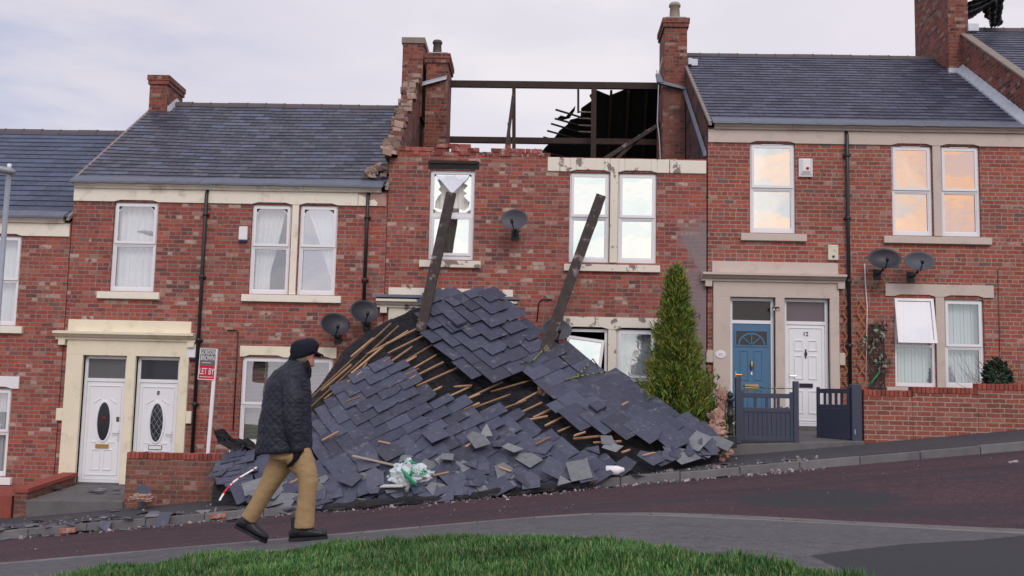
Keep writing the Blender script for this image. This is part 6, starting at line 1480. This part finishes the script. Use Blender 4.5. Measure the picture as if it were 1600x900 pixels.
m_.build('foliage', 'conifer_spray', t); lm.build('branches', 'trunk_bark', t)
# ------------------------------------------------------------------ the walking man
f0 = hit(481, 845, Gn); YN = f0[1]; r0 = hit(412, 844, Gn); YF = YN+.20
man = thing('person', 'man in a dark quilted jacket, flat cap and khaki trousers walking uphill past the heap', 'person', (P(440, 840, YN)[0], YN+.1, Gn(f0[0], YN)))
MO = np.array(man.location); YM = YN+.12
def D(px, py, Y=None): return P(px, py, YM if Y is None else Y)-MO
K_ = FPX/(YM+20)      # pixels per metre at the man
HD = np.array([math.cos(.40), math.sin(.40), 0]); RT = np.array([math.sin(.40), -math.cos(.40), 0])
def ering(c_, rx, ry, n=28, tilt=0.0, yaw=0.0, sq=1.0):
    o = []
    for k in range(n):
        t = 2*math.pi*k/n; x = rx*math.copysign(abs(math.cos(t))**sq, math.cos(t)); y = ry*math.copysign(abs(math.sin(t))**sq, math.sin(t))
        o.append(np.array(c_)+np.array([x*math.cos(yaw)-y*math.sin(yaw), x*math.sin(yaw)+y*math.cos(yaw), x*tilt]))
    return o
def limb(mb, pts, n=20):   # pts: (px, py, Y, r along picture, r in depth)
    c_ = [D(p[0], p[1], p[2]) for p in pts]; rs = []
    for i, p in enumerate(pts):
        d = c_[min(i+1, len(c_)-1)]-c_[max(i-1, 0)]; d /= np.linalg.norm(d); s_ = np.cross(d, (0, 1, 0)); s_ /= np.linalg.norm(s_); u = np.cross(s_, d)
        rs.append([c_[i]+s_*p[3]*math.cos(2*math.pi*k/n)+u*p[4]*math.sin(2*math.pi*k/n) for k in range(n)])
    mb.loft(rs); return c_
def blob(mb, c_, r, ax=((1, 0, 0), (0, 1, 0), (0, 0, 1)), n=16):
    ax = [np.array(a, float) for a in ax]
    mb.loft([[np.array(c_)+ax[0]*r[0]*math.sin(math.pi*i/n)*math.cos(2*math.pi*k/18)+ax[1]*r[1]*math.sin(math.pi*i/n)*math.sin(2*math.pi*k/18)+ax[2]*r[2]*math.cos(math.pi*i/n) for k in range(18)] for i in range(1, n)])
Z = np.array([0, 0, 1.])
HC = D(475, 552.5); FA = math.radians(36); HF = np.array([math.cos(FA), math.sin(FA), -.02]); HR = np.array([math.sin(FA), -math.cos(FA), 0])
# body: one continuous skin under the clothes
b = MB()
blob(b, HC+Z*.004, (.096, .076, .100), (HF, HR, Z)); blob(b, HC+HF*.035-Z*.055, (.062, .055, .072), (HF, HR, Z))
b.loft([[HC+HF*(.088+.028*a)+HR*w2*s_-Z*(-.015+.045*a) for s_, w2 in ((-1, .010+.006*a), (1, .010+.006*a))]+[HC+HF*(.080)-Z*(-.02+.05*a)] for a in (0, .35, .7, 1.0)])
for s_ in (-1, 1):
    blob(b, HC+HR*s_*.077-HF*.012-Z*.005, (.022, .010, .034), (HF*.95+HR*s_*.3, HR*s_, Z+HF*-.2)); blob(b, HC+HF*.088+HR*s_*.032+Z*.018, (.010, .013, .010), (HF, HR, Z))
blob(b, HC+HF*.092-Z*.062, (.014, .026, .008), (HF, HR, Z)); blob(b, HC+HF*.085-Z*.098, (.020, .026, .018), (HF, HR, Z))
limb(b, [(472, 556, YM, .056, .058), (468, 568, YM, .058, .06), (463, 580, YM, .07, .075)])
b.loft([ering(D(px, py), rx, ry) for px, py, rx, ry in ((463, 582, .05, .07), (452, 600, .10, .13), (447, 625, .14, .17), (447, 665, .13, .15), (450, 700, .12, .13), (455, 722, .085, .11))])
limb(b, [(455, 606, YN+.02, .05, .05), (457, 622, YN-.06, .05, .05), (457, 650, YN-.10, .045, .045), (463, 696, YN-.08, .032, .032), (461, 712, YN-.08, .03, .02)])
limb(b, [(444, 606, YM+.12, .05, .05), (446, 650, YM+.22, .045, .045), (468, 690, YM+.20, .032, .032), (472, 704, YM+.2, .03, .02)])
limb(b, [(464, 715, YN+.02, .085, .09), (482, 750, YN+.01, .055, .06), (476, 800, YN, .05, .05), (472, 830, YN, .035, .035), (474, 834, YN, .030, .03)])
limb(b, [(446, 715, YF+.02, .08, .09), (420, 760, YF+.01, .052, .06), (394, 800, YF, .048, .048), (386, 815, YF, .035, .035), (384, 819, YF, .03, .03)])
bo = remesh(b.build('body', 'skin', man), .011, 5)
# hair at the nape
m_ = MB(); blob(m_, HC-HF*.026-Z*.040, (.078, .070, .062), (HF, HR, Z)); remesh(m_.build('hair', 'grey_hair', man), .009, 3)
# flat cap
m_ = MB()
prof = [(-.044, .088, .084, -.022), (-.026, .104, .098, -.012), (.0, .122, .109, .0), (.035, .130, .114, .004), (.070, .124, .110, .008), (.098, .100, .092, .010), (.116, .06, .056, .012), (.121, .02, .02, .012)]
m_.loft([[HC+Z*(h+.012)+HF*(off+rx*math.cos(t))+HR*ry*math.sin(t)+Z*.026*math.cos(t)*(1 if h < .05 else .3) for t in [2*math.pi*k/28 for k in range(28)]] for h, rx, ry, off in prof])
m_.loft([[HC+HF*(.070+f*.105)+HR*w2*s_+Z*(.020-f*.030-(abs(s_)**2)*.020+dz) for s_, dz in [(x, 0) for x in np.linspace(-1, 1, 9)]+[(x, .016) for x in np.linspace(1, -1, 9)]] for f, w2 in ((0, .092), (.5, .082), (.85, .062), (1.0, .040))])
remesh(m_.build('flat_cap', 'cap_wool', man), .008, 3)
# jacket
m_ = MB()
rows = [(707, 399, 487, .200), (700, 399.5, 487, .205), (680, 403, 486.5, .205), (655, 406.5, 486, .205), (632, 411, 486, .20), (612, 414, 486, .195), (598, 417.5, 484.5, .19), (588, 422, 483, .185), (580, 430, 481, .165), (574, 439, 480, .13), (568, 447, 480, .095), (562, 452, 481, .080)]
m_.loft([ering(D((a+b_)/2, py), (b_-a)/2/K_, dp, 36, tilt=(.10 if py > 570 else .0) if py > 690 else 0, sq=.92) for py, a, b_, dp in rows])
SY = YN-.085
limb(m_, [(446, 592, SY+.10, .075, .08), (456, 601, SY+.04, .088, .085), (459, 618, SY, .085, .08), (456.5, 642, SY-.02, .079, .075), (457, 655, SY-.02, .082, .075), (460, 676, SY-.01, .072, .066), (464, 694, SY, .060, .055), (465.5, 704, SY, .052, .048)])
limb(m_, [(436, 594, YM+.12, .07, .08), (438, 610, YM+.19, .08, .08), (446, 645, YM+.23, .07, .07), (462, 675, YM+.24, .06, .06), (474, 698, YM+.23, .05, .05)])
jk = remesh(m_.build('quilted_jacket', 'quilted_nylon', man), .013, 4)
# folds: push the jacket surface with a soft noise
def crease(o, amp, sc_, zs=1.0, seed=0, mask=None):
    me = o.data
    for v in me.vertices:
        p = v.co; k = mnoise.noise(Vector((p.x*sc_, p.y*sc_, p.z*sc_*zs+seed)))+.5*mnoise.noise(Vector((p.x*sc_*2.3, p.y*sc_*2.3, p.z*sc_*2.3*zs+seed)))
        v.co = p+v.normal*amp*k*(mask(p) if mask else 1)
    me.update()
crease(jk, .010, 7, 1.5, 2)
m_ = MB(); m_.loft([ering(D(px, py), rx, ry, 26, tilt=tl, yaw=.3) for px, py, rx, ry, tl in ((464, 575, .105, .100, -.25), (466, 568, .088, .088, -.34), (466, 563, .080, .082, -.42), (466, 560, .072, .074, -.42), (466, 563, .064, .066, -.42))]); m_.tube([D(479, 562, YM-.03), D(484, 578, YM-.02), D(484.5, 592, YM-.02)], [.018, .02, .008], 8)
crease(remesh(m_.build('corduroy_collar', 'corduroy', man), .009, 3), .004, 14)
m_ = MB(); limb(m_, [(465, 700, SY, .054, .050), (466, 707, SY, .050, .047)]); m_.build('cuff', 'corduroy', man, True)
# trousers
m_ = MB()
m_.loft([ering(D(px, py), rx, ry, 28) for px, py, rx, ry in ((449, 690, .17, .15), (452, 704, .185, .155), (455, 718, .165, .15))])
limb(m_, [(465, 708, YN+.03, .115, .12), (471, 722, YN+.02, .114, .12), (480, 740, YN+.01, .092, .108), (482, 752, YN+.0, .084, .10), (480, 775, YN+.0, .078, .094), (477, 800, YN+.0, .080, .09), (475, 822, YN+.0, .090, .09), (475, 825, YN, .090, .09)])
limb(m_, [(448, 708, YF+.0, .12, .12), (437, 728, YF+.0, .110, .118), (424, 750, YF+.0, .089, .102), (416, 764, YF, .081, .095), (404, 786, YF, .074, .088), (392, 806, YF, .074, .085), (388.5, 812, YF, .074, .082)])
tr = remesh(m_.build('trousers', 'khaki_cotton', man), .012, 3)
crease(tr, .005, 6, .45, 4); crease(tr, .0028, 15, 2.2, 9, lambda p: 1.0 if p.z < .75 else .4)
# shoes
def shoe(heel, toe, Y, up_tilt, name='shoe'):
    A, B = D(*heel, Y), D(*toe, Y); lift = Gn(B[0]+MO[0], Y)-MO[2]+.006-B[2]; A = A+Z*lift; B = B+Z*lift; d = B-A; L_ = np.linalg.norm(d); d /= L_; u = np.cross(np.array([0, 1., 0]), d); u = u if u[2] > 0 else -u; s_ = np.array([0, 1., 0])
    m_ = MB(); rs = []
    for t, w2, h in ((0, .028, .06), (.05, .040, .085), (.16, .045, .115), (.30, .045, .120), (.42, .046, .098), (.58, .052, .078), (.75, .054, .066), (.90, .045, .054), (.98, .028, .042), (1.0, .015, .03)):
        c_ = A+d*L_*t; rs.append([c_+s_*w2*math.copysign(abs(math.cos(q))**.7, math.cos(q))+u*(.018+h*.5+h*.5*math.copysign(abs(math.sin(q))**.75, math.sin(q))) for q in [2*math.pi*k/20 for k in range(20)]])
    m_.loft(rs); limb(m_, []) if False else None
    c_ = A+d*L_*.22; m_.tube([c_+u*.06, c_+u*.15, c_+u*.20-d*.01*up_tilt], [.055, .052, .050], 16)
    o = m_.build(name, 'black_leather', man, True); remesh(o, .009, 2)
    sl = MB(); n = 12; pr_ = [(0, .034), (.04, .044), (.3, .043), (.42, .042), (.65, .055), (.85, .052), (.97, .032), (1.01, .012)]
    ol = [(t, w2) for t, w2 in pr_]+[(t, -w2) for t, w2 in reversed(pr_)]
    sl.loft([[A+d*L_*t+s_*w2+u*h for t, w2 in ol] for h in (-.004, .022)]); sl.build('sole', 'black_iron', o)
shoe((452, 845.5), (511, 842), YN, 0); shoe((367, 818), (416, 843.5), YF, 1)
# glove: palm, four bent fingers of unequal length and a thumb
m_ = MB(); gY = SY
W0, PM = D(466, 704, gY), D(463.5, 713, gY); pd = PM-W0; pd /= np.linalg.norm(pd); sd_ = np.cross(pd, (0, 1, 0)); sd_ /= np.linalg.norm(sd_)
m_.tube([W0, W0*.4+PM*.6, PM, PM+pd*.022], [(.038, .034), (.042, .034), (.048, .030), (.044, .026)], 14)
back = D(452, 719, gY)-PM; back /= np.linalg.norm(back)
for i, (off, ln) in enumerate(((-.036, .078), (-.012, .088), (.012, .084), (.035, .068))):
    s0 = PM+np.array([0, 1, 0])*off+pd*.012; k1 = s0+(pd*.75+back*.55)*ln*.5; k2 = k1+(back*.9+pd*.35)*ln*.42; k3 = k2+(back*.75-pd*.1-sd_*.0)*ln*.25
    m_.tube([s0, k1, k2, k3], [.0150, .0145, .0135, .011], 10)
th0 = W0*.5+PM*.5+np.array([0, -.024, 0]); m_.tube([th0, th0+np.array([.012, -.016, -.02]), th0+np.array([-.004, -.02, -.052]), th0+np.array([-.018, -.016, -.066])], [.018, .0155, .014, .011], 10)
remesh(m_.build('glove', 'glove_wool', man), .0065, 2)
m_ = MB(); W1 = D(474, 698, YM+.23); m_.tube([W1, W1+np.array([.01, 0, -.05]), W1+np.array([.012, 0, -.09])], [(.028, .022), (.036, .022), (.034, .018)], 12)
for off, ln in ((-.028, .06), (-.01, .07), (.01, .066), (.028, .05)):
    s0 = W1+np.array([.012, off, -.085]); m_.tube([s0, s0+np.array([.004, 0, -ln*.55]), s0+np.array([-.012, 0, -ln])], [.0115, .0105, .008], 10)
m_.tube([W1+np.array([.02, -.02, -.04]), W1+np.array([.035, -.03, -.07]), W1+np.array([.032, -.03, -.095])], [.015, .012, .009], 10)
remesh(m_.build('glove', 'glove_wool', man), .0065, 2)
#print("YN",YN,"YF",YF,"YM",YM)
